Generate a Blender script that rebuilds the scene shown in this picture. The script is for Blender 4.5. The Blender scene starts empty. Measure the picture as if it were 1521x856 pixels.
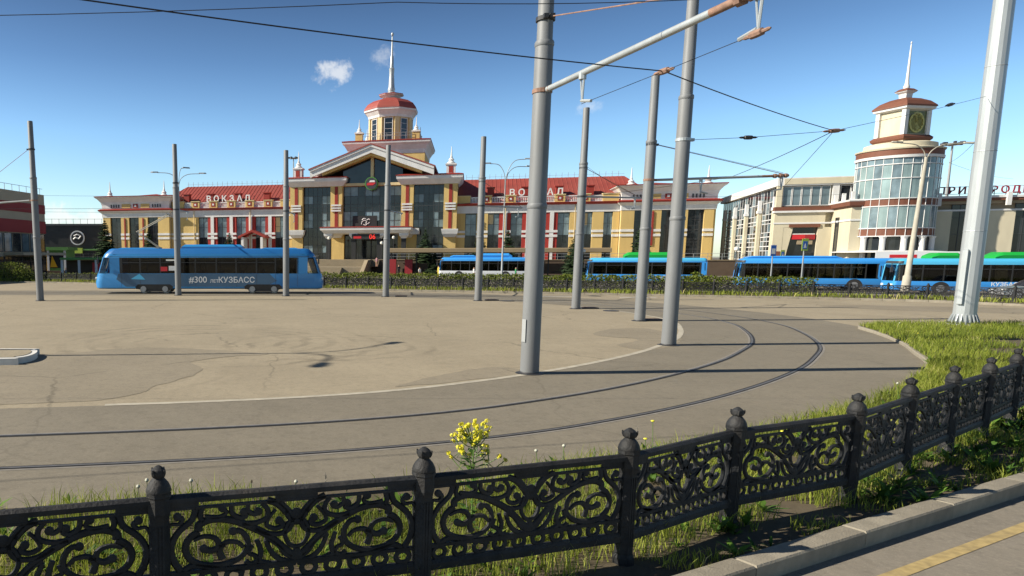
import bpy, bmesh, math, random
import numpy as np
from mathutils import Vector, Matrix, noise as mnoise

random.seed(7); rng = np.random.default_rng(7)
scene = bpy.context.scene
col = scene.collection
rad = math.radians

# ------------------------------------------------------------------ camera
cam_d = bpy.data.cameras.new('camera')
cam = bpy.data.objects.new('camera', cam_d); col.objects.link(cam)
cam.location = (0, 0, 2.6)
cam.rotation_euler = (rad(90 - 7.632), 0, 0)
cam_d.sensor_fit = 'HORIZONTAL'; cam_d.sensor_width = 36.0
cam_d.lens = 1050 / 1521 * 36.0
cam_d.shift_x = (760.5 - 430) / 1521
cam_d.shift_y = (521 - 428) / 1521
cam_d.clip_start = 0.05; cam_d.clip_end = 4000
scene.camera = cam

# ------------------------------------------------------------------ light
SUN_EL, SUN_FROM = 33.0, (-0.997, -0.075)          # the sun stands to the left of the square
world = bpy.data.worlds.new('World'); scene.world = world; world.use_nodes = True
wn, wl = world.node_tree.nodes, world.node_tree.links
wn.clear()
w_out = wn.new('ShaderNodeOutputWorld'); w_bg = wn.new('ShaderNodeBackground')
sky = wn.new('ShaderNodeTexSky'); sky.sky_type = 'NISHITA'; sky.sun_disc = False
sky.sun_elevation = rad(SUN_EL)
sky.sun_rotation = math.atan2(SUN_FROM[0], SUN_FROM[1])
sky.altitude = 200; sky.air_density = 1.0; sky.dust_density = 0.6; sky.ozone_density = 2.0
w_bg.inputs['Strength'].default_value = 0.10
w_geo = wn.new('ShaderNodeTexCoord')
def wmath(op, a, b=None, c=None):
    n = wn.new('ShaderNodeMath'); n.operation = op
    for i, v in enumerate((a, b, c)):
        if v is None: continue
        if isinstance(v, (int, float)): n.inputs[i].default_value = v
        else: wl.new(v, n.inputs[i])
    return n.outputs[0]
# deep clear-air blue overhead, paler towards the horizon all the way round
w_sep = wn.new('ShaderNodeSeparateXYZ'); wl.new(w_geo.outputs['Generated'], w_sep.inputs[0])
w_ramp = wn.new('ShaderNodeValToRGB'); wl.new(w_sep.outputs['Z'], w_ramp.inputs[0])
w_ramp.color_ramp.elements[0].position = 0.0; w_ramp.color_ramp.elements[0].color = (.90, 1.0, 1.04, 1)
w_ramp.color_ramp.elements[1].position = 0.38; w_ramp.color_ramp.elements[1].color = (.19, .24, .31, 1)
e = w_ramp.color_ramp.elements.new(0.16); e.color = (.64, .82, .96, 1)
e = w_ramp.color_ramp.elements.new(0.25); e.color = (.40, .53, .66, 1)
w_mul = wn.new('ShaderNodeMix'); w_mul.data_type = 'RGBA'; w_mul.blend_type = 'MULTIPLY'
w_mul.inputs['Factor'].default_value = 1.0
wl.new(sky.outputs[0], w_mul.inputs['A']); wl.new(w_ramp.outputs[0], w_mul.inputs['B'])
sky_col = w_mul.outputs['Result']
w_noise = wn.new('ShaderNodeTexNoise'); w_noise.inputs['Scale'].default_value = 42; w_noise.inputs['Detail'].default_value = 7
w_noise.inputs['Roughness'].default_value = .62
wl.new(w_geo.outputs['Generated'], w_noise.inputs['Vector'])
for (d, sx, sz, gain) in (
        ((.0593, .9693, .2388), .026, .022, .62), ((.1194, .9583, .2595), .020, .016, .30),
        ((.3684, .9115, .1828), .024, .010, .35), ((-.3032, .9515, .0515), .075, .020, .55),
        ((-.2748, .9605, .0449), .05, .024, .6)):
    sub = wn.new('ShaderNodeVectorMath'); sub.operation = 'SUBTRACT'; sub.inputs[1].default_value = d
    wl.new(w_geo.outputs['Generated'], sub.inputs[0])
    scl = wn.new('ShaderNodeVectorMath'); scl.operation = 'MULTIPLY'; scl.inputs[1].default_value = (1 / sx, 1 / sx, 1 / sz)
    wl.new(sub.outputs[0], scl.inputs[0])
    ln = wn.new('ShaderNodeVectorMath'); ln.operation = 'LENGTH'; wl.new(scl.outputs[0], ln.inputs[0])
    m = wmath('SUBTRACT', 1.0, ln.outputs['Value'])
    m = wmath('MULTIPLY_ADD', wmath('SUBTRACT', w_noise.outputs[0], .5), 3.2, m)
    mr = wn.new('ShaderNodeMapRange'); mr.interpolation_type = 'SMOOTHSTEP'
    mr.inputs['From Min'].default_value = 0.05; mr.inputs['From Max'].default_value = .95; mr.inputs['To Max'].default_value = gain
    wl.new(m, mr.inputs['Value'])
    mx = wn.new('ShaderNodeMix'); mx.data_type = 'RGBA'
    wl.new(mr.outputs[0], mx.inputs['Factor']); wl.new(sky_col, mx.inputs['A'])
    mx.inputs['B'].default_value = (5.4, 5.4, 5.3, 1)
    sky_col = mx.outputs['Result']
wl.new(sky_col, w_bg.inputs['Color']); wl.new(w_bg.outputs[0], w_out.inputs['Surface'])

sun_d = bpy.data.lights.new('sun', 'SUN'); sun = bpy.data.objects.new('sun', sun_d); col.objects.link(sun)
sun_d.energy = 4.2; sun_d.angle = rad(0.5); sun_d.color = (1.0, 0.93, 0.80)
to_sun = Vector((SUN_FROM[0] * math.cos(rad(SUN_EL)), SUN_FROM[1] * math.cos(rad(SUN_EL)), math.sin(rad(SUN_EL))))
sun.rotation_euler = to_sun.to_track_quat('Z', 'Y').to_euler()
sun.location = (-40, -5, 60)
vs = scene.view_settings
vs.view_transform = 'Standard'; vs.look = 'None'; vs.exposure = 0.95; vs.gamma = 1.0; vs.use_curve_mapping = False

# ------------------------------------------------------------------ materials
def hx(s):
    s = s.lstrip('#'); v = [int(s[i:i + 2], 16) / 255 for i in (0, 2, 4)]
    return tuple(x / 12.92 if x <= .04045 else ((x + .055) / 1.055) ** 2.4 for x in v)
MATS = {}
def mat(name, base, rough=.7, var=.12, scale=6.0, bump=0.0, bscale=None, metal=0.0, spec=.5, rnd=0.0, detail=4, dirt=0.0, emit=None, estr=0, coat=0.0, stretch=None):
    if name in MATS: return MATS[name]
    m = bpy.data.materials.new(name); m.use_nodes = True
    nt = m.node_tree; N, L = nt.nodes, nt.links
    b = N['Principled BSDF']
    b.inputs['Roughness'].default_value = rough; b.inputs['Metallic'].default_value = metal
    b.inputs['Specular IOR Level'].default_value = spec; b.inputs['Coat Weight'].default_value = coat
    tc = N.new('ShaderNodeTexCoord'); vec = tc.outputs['Object']
    if stretch:
        mp = N.new('ShaderNodeMapping'); mp.inputs['Scale'].default_value = stretch; L.new(vec, mp.inputs[0]); vec = mp.outputs[0]
    nz = N.new('ShaderNodeTexNoise'); nz.inputs['Scale'].default_value = scale; nz.inputs['Detail'].default_value = detail
    L.new(vec, nz.inputs['Vector'])
    rp = N.new('ShaderNodeValToRGB'); L.new(nz.outputs[0], rp.inputs[0])
    b3 = Vector(base[:3])
    rp.color_ramp.elements[0].position = .25; rp.color_ramp.elements[1].position = .75
    rp.color_ramp.elements[0].color = (*(b3 * (1 - var)), 1); rp.color_ramp.elements[1].color = (*(b3 * (1 + var)), 1)
    out = rp.outputs[0]
    if dirt > 0:
        n2 = N.new('ShaderNodeTexNoise'); n2.inputs['Scale'].default_value = scale * .23; n2.inputs['Detail'].default_value = 6
        n2.inputs['Roughness'].default_value = .65; L.new(vec, n2.inputs['Vector'])
        mr = N.new('ShaderNodeMapRange'); mr.inputs['From Min'].default_value = .45; mr.inputs['From Max'].default_value = .75; mr.inputs['To Max'].default_value = dirt
        L.new(n2.outputs[0], mr.inputs[0])
        mx = N.new('ShaderNodeMix'); mx.data_type = 'RGBA'; L.new(mr.outputs[0], mx.inputs['Factor']); L.new(out, mx.inputs['A'])
        mx.inputs['B'].default_value = (.11, .09, .065, 1); out = mx.outputs['Result']
    if rnd > 0:
        oi = N.new('ShaderNodeObjectInfo'); hs = N.new('ShaderNodeHueSaturation')
        mr = N.new('ShaderNodeMapRange'); mr.inputs['To Min'].default_value = 1 - rnd; mr.inputs['To Max'].default_value = 1 + rnd
        L.new(oi.outputs['Random'], mr.inputs[0]); L.new(mr.outputs[0], hs.inputs['Value']); L.new(out, hs.inputs['Color']); out = hs.outputs[0]
    L.new(out, b.inputs['Base Color'])
    if bump > 0:
        nb = N.new('ShaderNodeTexNoise'); nb.inputs['Scale'].default_value = bscale or scale * 4; nb.inputs['Detail'].default_value = 5
        L.new(vec, nb.inputs['Vector'])
        bp = N.new('ShaderNodeBump'); bp.inputs['Strength'].default_value = bump; bp.inputs['Distance'].default_value = .02
        L.new(nb.outputs[0], bp.inputs['Height']); L.new(bp.outputs[0], b.inputs['Normal'])
    if emit:
        b.inputs['Emission Color'].default_value = (*emit, 1); b.inputs['Emission Strength'].default_value = estr
    MATS[name] = m
    return m

def leaf_mat(name, dark, light, trans=.25, straw=None, rough=.6, attr='rnd'):
    m = bpy.data.materials.new(name); m.use_nodes = True
    N, L = m.node_tree.nodes, m.node_tree.links; b = N['Principled BSDF']
    at = N.new('ShaderNodeAttribute'); at.attribute_name = attr
    rp = N.new('ShaderNodeValToRGB'); L.new(at.outputs['Fac'], rp.inputs[0])
    rp.color_ramp.elements[0].color = (*dark, 1); rp.color_ramp.elements[1].color = (*light, 1)
    if straw:
        rp.color_ramp.elements[1].position = .8
        e = rp.color_ramp.elements.new(.93); e.color = (*straw, 1)
    L.new(rp.outputs[0], b.inputs['Base Color']); b.inputs['Roughness'].default_value = rough
    b.inputs['Specular IOR Level'].default_value = .25
    tr = N.new('ShaderNodeBsdfTranslucent'); L.new(rp.outputs[0], tr.inputs[0])
    mx = N.new('ShaderNodeMixShader'); mx.inputs[0].default_value = trans
    L.new(b.outputs[0], mx.inputs[1]); L.new(tr.outputs[0], mx.inputs[2]); L.new(mx.outputs[0], N['Material Output'].inputs[0])
    MATS[name] = m
    return m

def asphalt(name, base, sand, sand_amt, crack=0.0, arcs=False, agg=.18):
    m = bpy.data.materials.new(name); m.use_nodes = True
    N, L = m.node_tree.nodes, m.node_tree.links; b = N['Principled BSDF']
    geo = N.new('ShaderNodeNewGeometry'); P = geo.outputs['Position']
    def nz(s, d=5, r=.6, stretch=None):
        n = N.new('ShaderNodeTexNoise'); n.inputs['Scale'].default_value = s; n.inputs['Detail'].default_value = d; n.inputs['Roughness'].default_value = r
        v = P
        if stretch:
            mp = N.new('ShaderNodeMapping'); mp.inputs['Scale'].default_value = stretch; mp.inputs['Rotation'].default_value = (0, 0, rad(8)); L.new(P, mp.inputs[0]); v = mp.outputs[0]
        L.new(v, n.inputs['Vector']); return n.outputs[0]
    def rng_(v, a, c, t0=0., t1=1.):
        r = N.new('ShaderNodeMapRange'); r.inputs['From Min'].default_value = a; r.inputs['From Max'].default_value = c
        r.inputs['To Min'].default_value = t0; r.inputs['To Max'].default_value = t1; L.new(v, r.inputs[0]); return r.outputs[0]
    def mixc(f, A, B):
        x = N.new('ShaderNodeMix'); x.data_type = 'RGBA'
        for k, v in (('Factor', f), ('A', A), ('B', B)):
            if hasattr(v, 'default_value'): L.new(v, x.inputs[k])
            elif isinstance(v, (int, float)): x.inputs[k].default_value = v
            else: x.inputs[k].default_value = (*v, 1)
        return x.outputs['Result']
    def mth(op, a, c):
        x = N.new('ShaderNodeMath'); x.operation = op
        for i, v in enumerate((a, c)):
            if isinstance(v, (int, float)): x.inputs[i].default_value = v
            else: L.new(v, x.inputs[i])
        return x.outputs[0]
    b3 = Vector(base)
    c = mixc(rng_(nz(.35, 6), .3, .7), tuple(b3 * .86), tuple(b3 * 1.12))
    c = mixc(mth('MULTIPLY', rng_(nz(.16, 7, .65, (1, .45, 1)), .42, .72), sand_amt), c, sand)
    dark = rng_(nz(.9, 7, .7, (.35, 1.6, 1)), .60, .74, 0, .42)
    c = mixc(dark, c, tuple(b3 * .55))
    if arcs:                                   # dirt swept into arcs by turning wheels
        for (cx, cy, r0, r1, amt) in arcs:
            sb = N.new('ShaderNodeVectorMath'); sb.operation = 'SUBTRACT'; sb.inputs[1].default_value = (cx, cy, 0); L.new(P, sb.inputs[0])
            ln = N.new('ShaderNodeVectorMath'); ln.operation = 'LENGTH'; L.new(sb.outputs[0], ln.inputs[0]); d = ln.outputs['Value']
            s1 = N.new('ShaderNodeMath'); s1.operation = 'SINE'; L.new(mth('MULTIPLY', mth('ADD', d, mth('MULTIPLY', nz(.5), 1.4)), 9.0), s1.inputs[0])
            band = mth('MULTIPLY', rng_(s1.outputs[0], .1, .9), mth('MULTIPLY', rng_(d, r0, r0 + .6), rng_(d, r1, r1 - .6)))
            band = mth('MULTIPLY', band, mth('MULTIPLY', rng_(nz(.45, 5), .42, .62), amt))
            c = mixc(band, c, tuple(b3 * .6))
    if crack > 0:
        vr = N.new('ShaderNodeTexVoronoi'); vr.feature = 'DISTANCE_TO_EDGE'; vr.inputs['Scale'].default_value = .16
        wv = N.new('ShaderNodeVectorMath'); wv.operation = 'ADD'
        nn = N.new('ShaderNodeTexNoise'); nn.inputs['Scale'].default_value = 1.1; nn.inputs['Detail'].default_value = 6; L.new(P, nn.inputs['Vector'])
        sc = N.new('ShaderNodeVectorMath'); sc.operation = 'SCALE'; sc.inputs['Scale'].default_value = .55; L.new(nn.outputs['Color'], sc.inputs[0]); L.new(P, wv.inputs[0]); L.new(sc.outputs[0], wv.inputs[1]); L.new(wv.outputs[0], vr.inputs['Vector'])
        ck = mth('MULTIPLY', rng_(vr.outputs['Distance'], .0060, .0015), rng_(nz(.22, 3), .44, .52))
        c = mixc(mth('MULTIPLY', ck, crack), c, tuple(b3 * .35))
    c = mixc(rng_(nz(7, 6, .75), .50, .70, 0, .55), c, tuple(b3 * .55)); c = mixc(rng_(nz(23, 5, .8), .5, .72, 0, .55), c, tuple(b3 * 1.55))
    c = mixc(rng_(nz(1.7, 4, .5), .70, .76, 0, .5), c, tuple(b3 * .5))
    c = mixc(rng_(nz(2.4, 7, .85), .50, .66, 0, .38), c, tuple(b3 * .62)); c = mixc(rng_(nz(3.9, 7, .85, (1, .6, 1)), .52, .68, 0, .34), c, tuple(b3 * 1.4))
    sp = nz(160, 2, .5); c = mixc(rng_(sp, .35, .7, 0, agg), c, tuple(b3 * .45))
    sp2 = nz(95, 2, .5); c = mixc(rng_(sp2, .62, .75, 0, agg * 1.6), c, tuple(b3 * 1.7))
    L.new(c, b.inputs['Base Color']); b.inputs['Roughness'].default_value = .88; b.inputs['Specular IOR Level'].default_value = .3
    bp = N.new('ShaderNodeBump'); bp.inputs['Strength'].default_value = .35; bp.inputs['Distance'].default_value = .012
    L.new(mth('ADD', nz(110, 3), mth('MULTIPLY', nz(4, 5), .8)), bp.inputs['Height']); L.new(bp.outputs[0], b.inputs['Normal'])
    MATS[name] = m
    return m

def glass(name, tint, rough=.06, var=.5, scale=.6, rnd=.35):
    return mat(name, tint, rough, var, scale, spec=.45, rnd=rnd)

asphalt('plaza', (.300, .252, .174), (.36, .300, .205), .55, .5, arcs=((-2.4, 21.6, 1.5, 5.8, .8), (1.2, 20.6, 1.2, 3.6, .8), (-4.5, 15.6, 1.0, 3.4, .5)))
asphalt('track_asphalt', (.192, .167, .124), (.225, .195, .145), .4, .3, agg=.16)
asphalt('patch_asphalt', (.240, .204, .145), (.29, .245, .175), .6, .6)
asphalt('road_asphalt', (.215, .188, .148), (.25, .22, .175), .3, .5)
asphalt('far_asphalt', (.155, .135, .115), (.2, .18, .14), .4, .2)
asphalt('soil', (.105, .083, .052), (.16, .13, .085), .6, 0, agg=.35)
mat('kerb_concrete', (.255, .225, .172), .9, .2, 5, bump=.35, bscale=60, rnd=.04, dirt=.5)
mat('flush_concrete', (.40, .36, .28), .9, .2, 5, dirt=.35)
mat('white_concrete', (.62, .60, .55), .85, .1, 3, bump=.2, bscale=40, dirt=.3)
mat('cast_iron', (.017, .018, .020), .66, .45, 9, bump=.4, bscale=45, spec=.3, dirt=.34, rnd=.25)
mat('pole_grey', (.172, .178, .182), .55, .14, 1.6, spec=.35, dirt=.38, stretch=(3, 3, .5), bump=.08, bscale=9)
mat('galv', (.40, .425, .43), .45, .12, 2.5, metal=.35, dirt=.12, stretch=(2, 2, .3))
mat('dark_metal', (.03, .03, .032), .55, .2, 5)
mat('rust', (.26, .15, .105), .8, .35, 9, dirt=.3)
mat('wire', (.02, .02, .022), .5, .1, 5)
mat('rail_steel', (.13, .125, .12), .55, .3, 8, metal=.25, dirt=.3)
mat('rail_groove', (.018, .017, .016), .8, .2, 12)
mat('joint_fill', (.21, .19, .16), .9, .2, 6)
mat('road_yellow', (.37, .275, .115), .85, .25, 16, dirt=.5)
mat('road_white', (.60, .58, .52), .85, .2, 6, dirt=.5)
leaf_mat('grass_blade', (.12, .155, .022), (.36, .40, .06), .42, (.60, .50, .22))
leaf_mat('grass_dry', (.11, .16, .020), (.33, .37, .05), .4, (.58, .50, .22))
leaf_mat('leaf', (.035, .085, .014), (.12, .22, .03), .3)
leaf_mat('hedge_leaf', (.05, .075, .012), (.22, .25, .035), .3)
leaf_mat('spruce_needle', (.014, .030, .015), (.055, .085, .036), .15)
mat('petal', (.74, .66, .03), .5, .12, 30)
mat('puff', (.45, .45, .36), .9, .05, 30)
mat('stem', (.10, .17, .035), .6, .2, 20)
mat('bark', (.075, .055, .04), .9, .3, 8)
mat('yellow_wall', hx('c9ac6c'), .85, .10, .8, bump=.1, bscale=20, dirt=.16, stretch=(1, 1, .25))
mat('cream_wall', hx('cdb98d'), .85, .08, .8, dirt=.14, stretch=(1, 1, .25))
mat('white_trim', (.66, .65, .63), .75, .08, 1.2, dirt=.14, stretch=(1, 1, .3))
mat('red_trim', hx('8e2a1e'), .7, .08, 2)
mat('red_panel', hx('9b2b22'), .75, .08, 2)
mat('red_roof', hx('8f4036'), .6, .16, .4, dirt=.22)
mat('beige_stone', hx('c6bca2'), .85, .08, 1.2, bump=.1, bscale=15, dirt=.12, stretch=(1, 1, .3))
mat('beige_dark', hx('93846c'), .85, .06, 1.2)
mat('brown_trim', hx('6d4230'), .7, .1, 2)
mat('brown_wall', hx('57483a'), .85, .15, 1, dirt=.2)
mat('canopy_brown', hx('8c7a5e'), .8, .1, .6)
mat('stair', hx('8d8069'), .9, .1, 2, dirt=.2)
mat('terrace', hx('9a8a70'), .9, .1, 1)
glass('glass_dark', (.018, .022, .026), .05)
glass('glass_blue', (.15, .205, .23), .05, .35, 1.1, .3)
glass('glass_pale', (.22, .30, .30), .06, .2, rnd=.2)
glass('glass_vehicle', (.020, .019, .016), .05, .9, 1.3)
m = bpy.data.materials.new('glass_clear'); m.use_nodes = True; MATS['glass_clear'] = m
N, L = m.node_tree.nodes, m.node_tree.links; N.remove(N['Principled BSDF'])
gt, gg, gf, gx = N.new('ShaderNodeBsdfTransparent'), N.new('ShaderNodeBsdfGlossy'), N.new('ShaderNodeFresnel'), N.new('ShaderNodeMixShader')
gt.inputs[0].default_value = (.36, .36, .33, 1); gg.inputs['Roughness'].default_value = .04; gf.inputs[0].default_value = 1.5
L.new(gf.outputs[0], gx.inputs[0]); L.new(gt.outputs[0], gx.inputs[1]); L.new(gg.outputs[0], gx.inputs[2]); L.new(gx.outputs[0], N['Material Output'].inputs[0])
mat('seat_red', (.30, .05, .04), .8, .1, 5); mat('seat_blue', (.05, .08, .16), .8, .1, 5); mat('rail_yellow', (.6, .45, .08), .5, .1, 5)
mat('frame_dark', (.045, .047, .05), .5, .1, 3)
mat('tram_blue', hx('2f80bc'), .32, .06, .6, spec=.5, coat=.3, dirt=.05)
mat('tram_roof', hx('2069a8'), .4, .06, .6, dirt=.1)
mat('tram_panel', hx('3a5a75'), .35, .18, .5, spec=.5, coat=.2, dirt=.12)
mat('bus_blue', hx('3a90d8'), .3, .04, .6, coat=.4)
mat('bus_cyan', hx('4cabd4'), .3, .04, .6, coat=.4)
mat('bus_white', (.68, .69, .70), .35, .04, .6, coat=.3)
mat('bus_green', hx('1c9a3c'), .4, .05, 1)
mat('tyre', (.015, .015, .015), .85, .2, 10)
mat('hub', (.28, .28, .28), .45, .1, 5, metal=.5)
mat('underframe', (.02, .019, .018), .8, .2, 5)
mat('letter_white', (.70, .69, .67), .5, .02, 3)
mat('letter_red', hx('8c2634'), .5, .03, 3)
mat('lamp_red', (.5, .02, .01), .4, 0, 3, emit=(1, .05, .03), estr=.35)
mat('light_lens', (.8, .78, .7), .2, .05, 3)
mat('sign_blue', hx('2b5fae'), .5, .05, 3)
mat('sign_green', hx('a9bf4a'), .5, .05, 3)
mat('silver', (.45, .46, .47), .3, .03, 1, metal=.5, coat=.5)
mat('concrete_pole', (.40, .37, .30), .85, .12, 2, bump=.1, dirt=.25)
mat('lamp_grey', (.30, .31, .31), .5, .08, 2)
mat('shop_red', hx('8f1f24'), .6, .06, 1)
mat('shop_cream', hx('b3a187'), .8, .06, 1)
mat('black_clad', (.018, .018, .017), .6, .2, 1)
mat('kiosk_yellow', hx('d9a81c'), .6, .08, 2)
mat('kiosk_green', hx('5f8f4a'), .6, .08, 2)
mat('emblem_green', hx('4d8f2e'), .5, .05, 3)
mat('emblem_red', hx('c0252b'), .5, .05, 3)
mat('clock_gold', hx('a99a4e'), .4, .3, 3, metal=.3)
mat('clock_face', hx('5d6238'), .5, .4, 4)
mat('skin', hx('c79a7c'), .6, .05, 5)
mat('hair', (.03, .022, .016), .7, .1, 5)
for k, h_ in dict(pink='b98a8f', black='1c1c22', white='d8d4cc', navy='26304a', yellow='c9b64c', green='2f7d4a', grey='6d6d70', jeans='3c4a63').items():
    mat('cloth_' + k, hx(h_), .85, .08, 6)

# ------------------------------------------------------------------ helpers
class MB:
    """collects shapes; build() links them as one mesh object"""
    def __init__(s): s.v = []; s.f = []; s.mi = []; s.cur = 0
    def add(s, vs_, fs):
        o = len(s.v); s.v.extend([tuple(p) for p in vs_]); s.f.extend([tuple(i + o for i in f) for f in fs]); s.mi.extend([s.cur] * len(fs)); return s
    def box(s, x0, x1, y0, y1, z0, z1):
        return s.add([(x0, y0, z0), (x1, y0, z0), (x1, y1, z0), (x0, y1, z0), (x0, y0, z1), (x1, y0, z1), (x1, y1, z1), (x0, y1, z1)],
                     [(3, 2, 1, 0), (4, 5, 6, 7), (0, 1, 5, 4), (1, 2, 6, 5), (2, 3, 7, 6), (3, 0, 4, 7)])
    def bevbox(s, x0, x1, y0, y1, z0, z1, b):
        return s.loft([[(x0 + b, y0 + b), (x1 - b, y0 + b), (x1 - b, y1 - b), (x0 + b, y1 - b)],
                       [(x0, y0), (x1, y0), (x1, y1), (x0, y1)], [(x0, y0), (x1, y0), (x1, y1), (x0, y1)],
                       [(x0 + b, y0 + b), (x1 - b, y0 + b), (x1 - b, y1 - b), (x0 + b, y1 - b)]], [z0, z0 + b, z1 - b, z1])
    def loft(s, rings, zs, cap=True):
        n = len(rings[0]); vs_ = [(p[0], p[1], z) for r, z in zip(rings, zs) for p in r]; fs = []
        for k in range(len(rings) - 1):
            for i in range(n):
                j = (i + 1) % n; fs.append((k * n + i, k * n + j, (k + 1) * n + j, (k + 1) * n + i))
        if cap: fs.append(tuple(range(n - 1, -1, -1))); fs.append(tuple((len(rings) - 1) * n + i for i in range(n)))
        return s.add(vs_, fs)
    def prism(s, pts, axis, a, b):
        """polygon in the plane normal to axis, extruded from a to b"""
        n = len(pts)
        def P(p, t): return (t, p[0], p[1]) if axis == 'x' else ((p[0], t, p[1]) if axis == 'y' else (p[0], p[1], t))
        vs_ = [P(p, a) for p in pts] + [P(p, b) for p in pts]
        fs = [tuple(range(n - 1, -1, -1)), tuple(range(n, 2 * n))] + [(i, (i + 1) % n, n + (i + 1) % n, n + i) for i in range(n)]
        return s.add(vs_, fs)
    def tube(s, pts, r, n=8, cap=True, r1=None):
        pts = [Vector(p) for p in pts]; rings = []; L_ = len(pts)
        prev = None
        for i, p in enumerate(pts):
            t = (pts[min(i + 1, L_ - 1)] - pts[max(i - 1, 0)]).normalized()
            up = Vector((0, 0, 1)) if abs(t.z) < .95 else Vector((1, 0, 0))
            a = prev if prev is not None and abs(prev.dot(t)) < .9 else t.cross(up).normalized()
            a = (a - t * a.dot(t)).normalized(); b = t.cross(a); prev = a
            rr = (r[i] if isinstance(r, (list, tuple)) else (r if r1 is None else r + (r1 - r) * i / max(1, L_ - 1)))
            rings.append([p + (a * math.cos(2 * math.pi * k / n) + b * math.sin(2 * math.pi * k / n)) * rr for k in range(n)])
        vs_ = [q for R_ in rings for q in R_]; fs = []
        for k in range(L_ - 1):
            for i in range(n):
                j = (i + 1) % n; fs.append((k * n + i, k * n + j, (k + 1) * n + j, (k + 1) * n + i))
        if cap: fs.append(tuple(range(n - 1, -1, -1))); fs.append(tuple((L_ - 1) * n + i for i in range(n)))
        return s.add(vs_, fs)
    def lathe(s, prof, n=16, c=(0, 0), ph=0):
        rings = [[(c[0] + r * math.cos(ph + 2 * math.pi * k / n), c[1] + r * math.sin(ph + 2 * math.pi * k / n)) for k in range(n)] for r, z in prof]
        return s.loft(rings, [z for r, z in prof])
    def ring_rect(s, x0, x1, y0, y1, prof):
        """moulding round a rectangle: prof = [(outset, z)...] from bottom up, capped"""
        return s.loft([[(x0 - o, y0 - o), (x1 + o, y0 - o), (x1 + o, y1 + o), (x0 - o, y1 + o)] for o, z in prof], [z for o, z in prof])
    def quad(s, *p): return s.add(p, [tuple(range(len(p)))])
    def mesh(s, name, mats_, smooth=False):
        me = bpy.data.meshes.new(name); me.from_pydata(s.v, [], s.f); me.update()
        if isinstance(mats_, str): mats_ = [mats_]
        for m in mats_: me.materials.append(MATS[m])
        if len(mats_) > 1: me.polygons.foreach_set('material_index', s.mi)
        if smooth: smooth_by_angle(me)
        return me
    def build(s, name, m, parent=None, loc=None, rz=0, smooth=False):
        return put(name, s.mesh(name, m, smooth), parent, loc, rz)

def smooth_by_angle(me, ang=40):
    me.polygons.foreach_set('use_smooth', [True] * len(me.polygons))
    bm = bmesh.new(); bm.from_mesh(me); lim = rad(ang)
    for e in bm.edges:
        if len(e.link_faces) == 2 and e.calc_face_angle(0) > lim: e.smooth = False
    bm.to_mesh(me); bm.free()

def put(name, me, parent=None, loc=None, rz=0, scale=None):
    o = bpy.data.objects.new(name, me); col.objects.link(o)
    if parent is not None: o.parent = parent
    if loc is not None: o.location = loc
    if rz: o.rotation_euler = (0, 0, rz)
    if scale is not None: o.scale = scale
    return o
def empty(name, loc=(0, 0, 0), rz=0):
    o = put(name, None, None, loc, rz); o.empty_display_size = .3; return o
def tag(o, label, cat, group=None, kind=None):
    o['label'] = label; o['category'] = cat
    if group: o['group'] = group
    if kind: o['kind'] = kind
    return o
def structure(o, label=None, cat=None):
    o['kind'] = 'structure'
    if label: o['label'] = label
    if cat: o['category'] = cat
    return o
def kids(o): return [c for c in bpy.data.objects if c.parent == o]
def copy_tree(o, parent=None):
    c = o.copy(); col.objects.link(c); c.parent = parent
    for ch in kids(o): copy_tree(ch, c)
    return c
def np_mesh(name, V, F, m, attr=None, smooth=False):
    me = bpy.data.meshes.new(name); V = np.asarray(V, np.float32); F = np.asarray(F, np.int32)
    me.vertices.add(len(V)); me.vertices.foreach_set('co', V.ravel())
    k = F.shape[1]; me.loops.add(F.size); me.polygons.add(len(F))
    me.loops.foreach_set('vertex_index', F.ravel()); me.polygons.foreach_set('loop_start', np.arange(0, F.size, k, dtype=np.int32))
    if attr is not None:
        a = me.attributes.new('rnd', 'FLOAT', 'POINT'); a.data.foreach_set('value', np.asarray(attr, np.float32))
    me.materials.append(MATS[m]); me.update(calc_edges=True); me.validate()
    if smooth: me.polygons.foreach_set('use_smooth', [True] * len(me.polygons))
    return me
def catmull(pts, n=8, closed=False):
    P = [Vector(p) for p in pts]; out = []; L_ = len(P)
    rngi = range(L_ if closed else L_ - 1)
    for i in rngi:
        if closed: p0, p1, p2, p3 = P[i - 1], P[i], P[(i + 1) % L_], P[(i + 2) % L_]
        else: p0, p1, p2, p3 = P[max(i - 1, 0)], P[i], P[i + 1], P[min(i + 2, L_ - 1)]
        for k in range(n):
            t = k / n
            out.append(.5 * ((2 * p1) + (p2 - p0) * t + (2 * p0 - 5 * p1 + 4 * p2 - p3) * t * t + (3 * p1 - p0 - 3 * p2 + p3) * t ** 3))
    if not closed: out.append(P[-1])
    return out
def text_mesh(s, size, depth, m, spacing=1.0, align='CENTER', bold=0.0):
    cu = bpy.data.curves.new('text', 'FONT'); cu.body = s; cu.size = size; cu.extrude = depth; cu.align_x = align; cu.space_character = spacing; cu.offset = bold
    cu.resolution_u = 3
    ob = bpy.data.objects.new('text', cu); col.objects.link(ob)
    dg = bpy.context.evaluated_depsgraph_get(); me = bpy.data.meshes.new_from_object(ob.evaluated_get(dg))
    bpy.data.objects.remove(ob); bpy.data.curves.remove(cu)
    me.materials.clear(); me.materials.append(MATS[m])
    return me
def put_text(name, s, size, depth, m, parent, loc, rot=(rad(90), 0, 0), **k):
    o = put(name, text_mesh(s, size, depth, m, **k), parent, loc); o.rotation_euler = rot; return o
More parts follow.
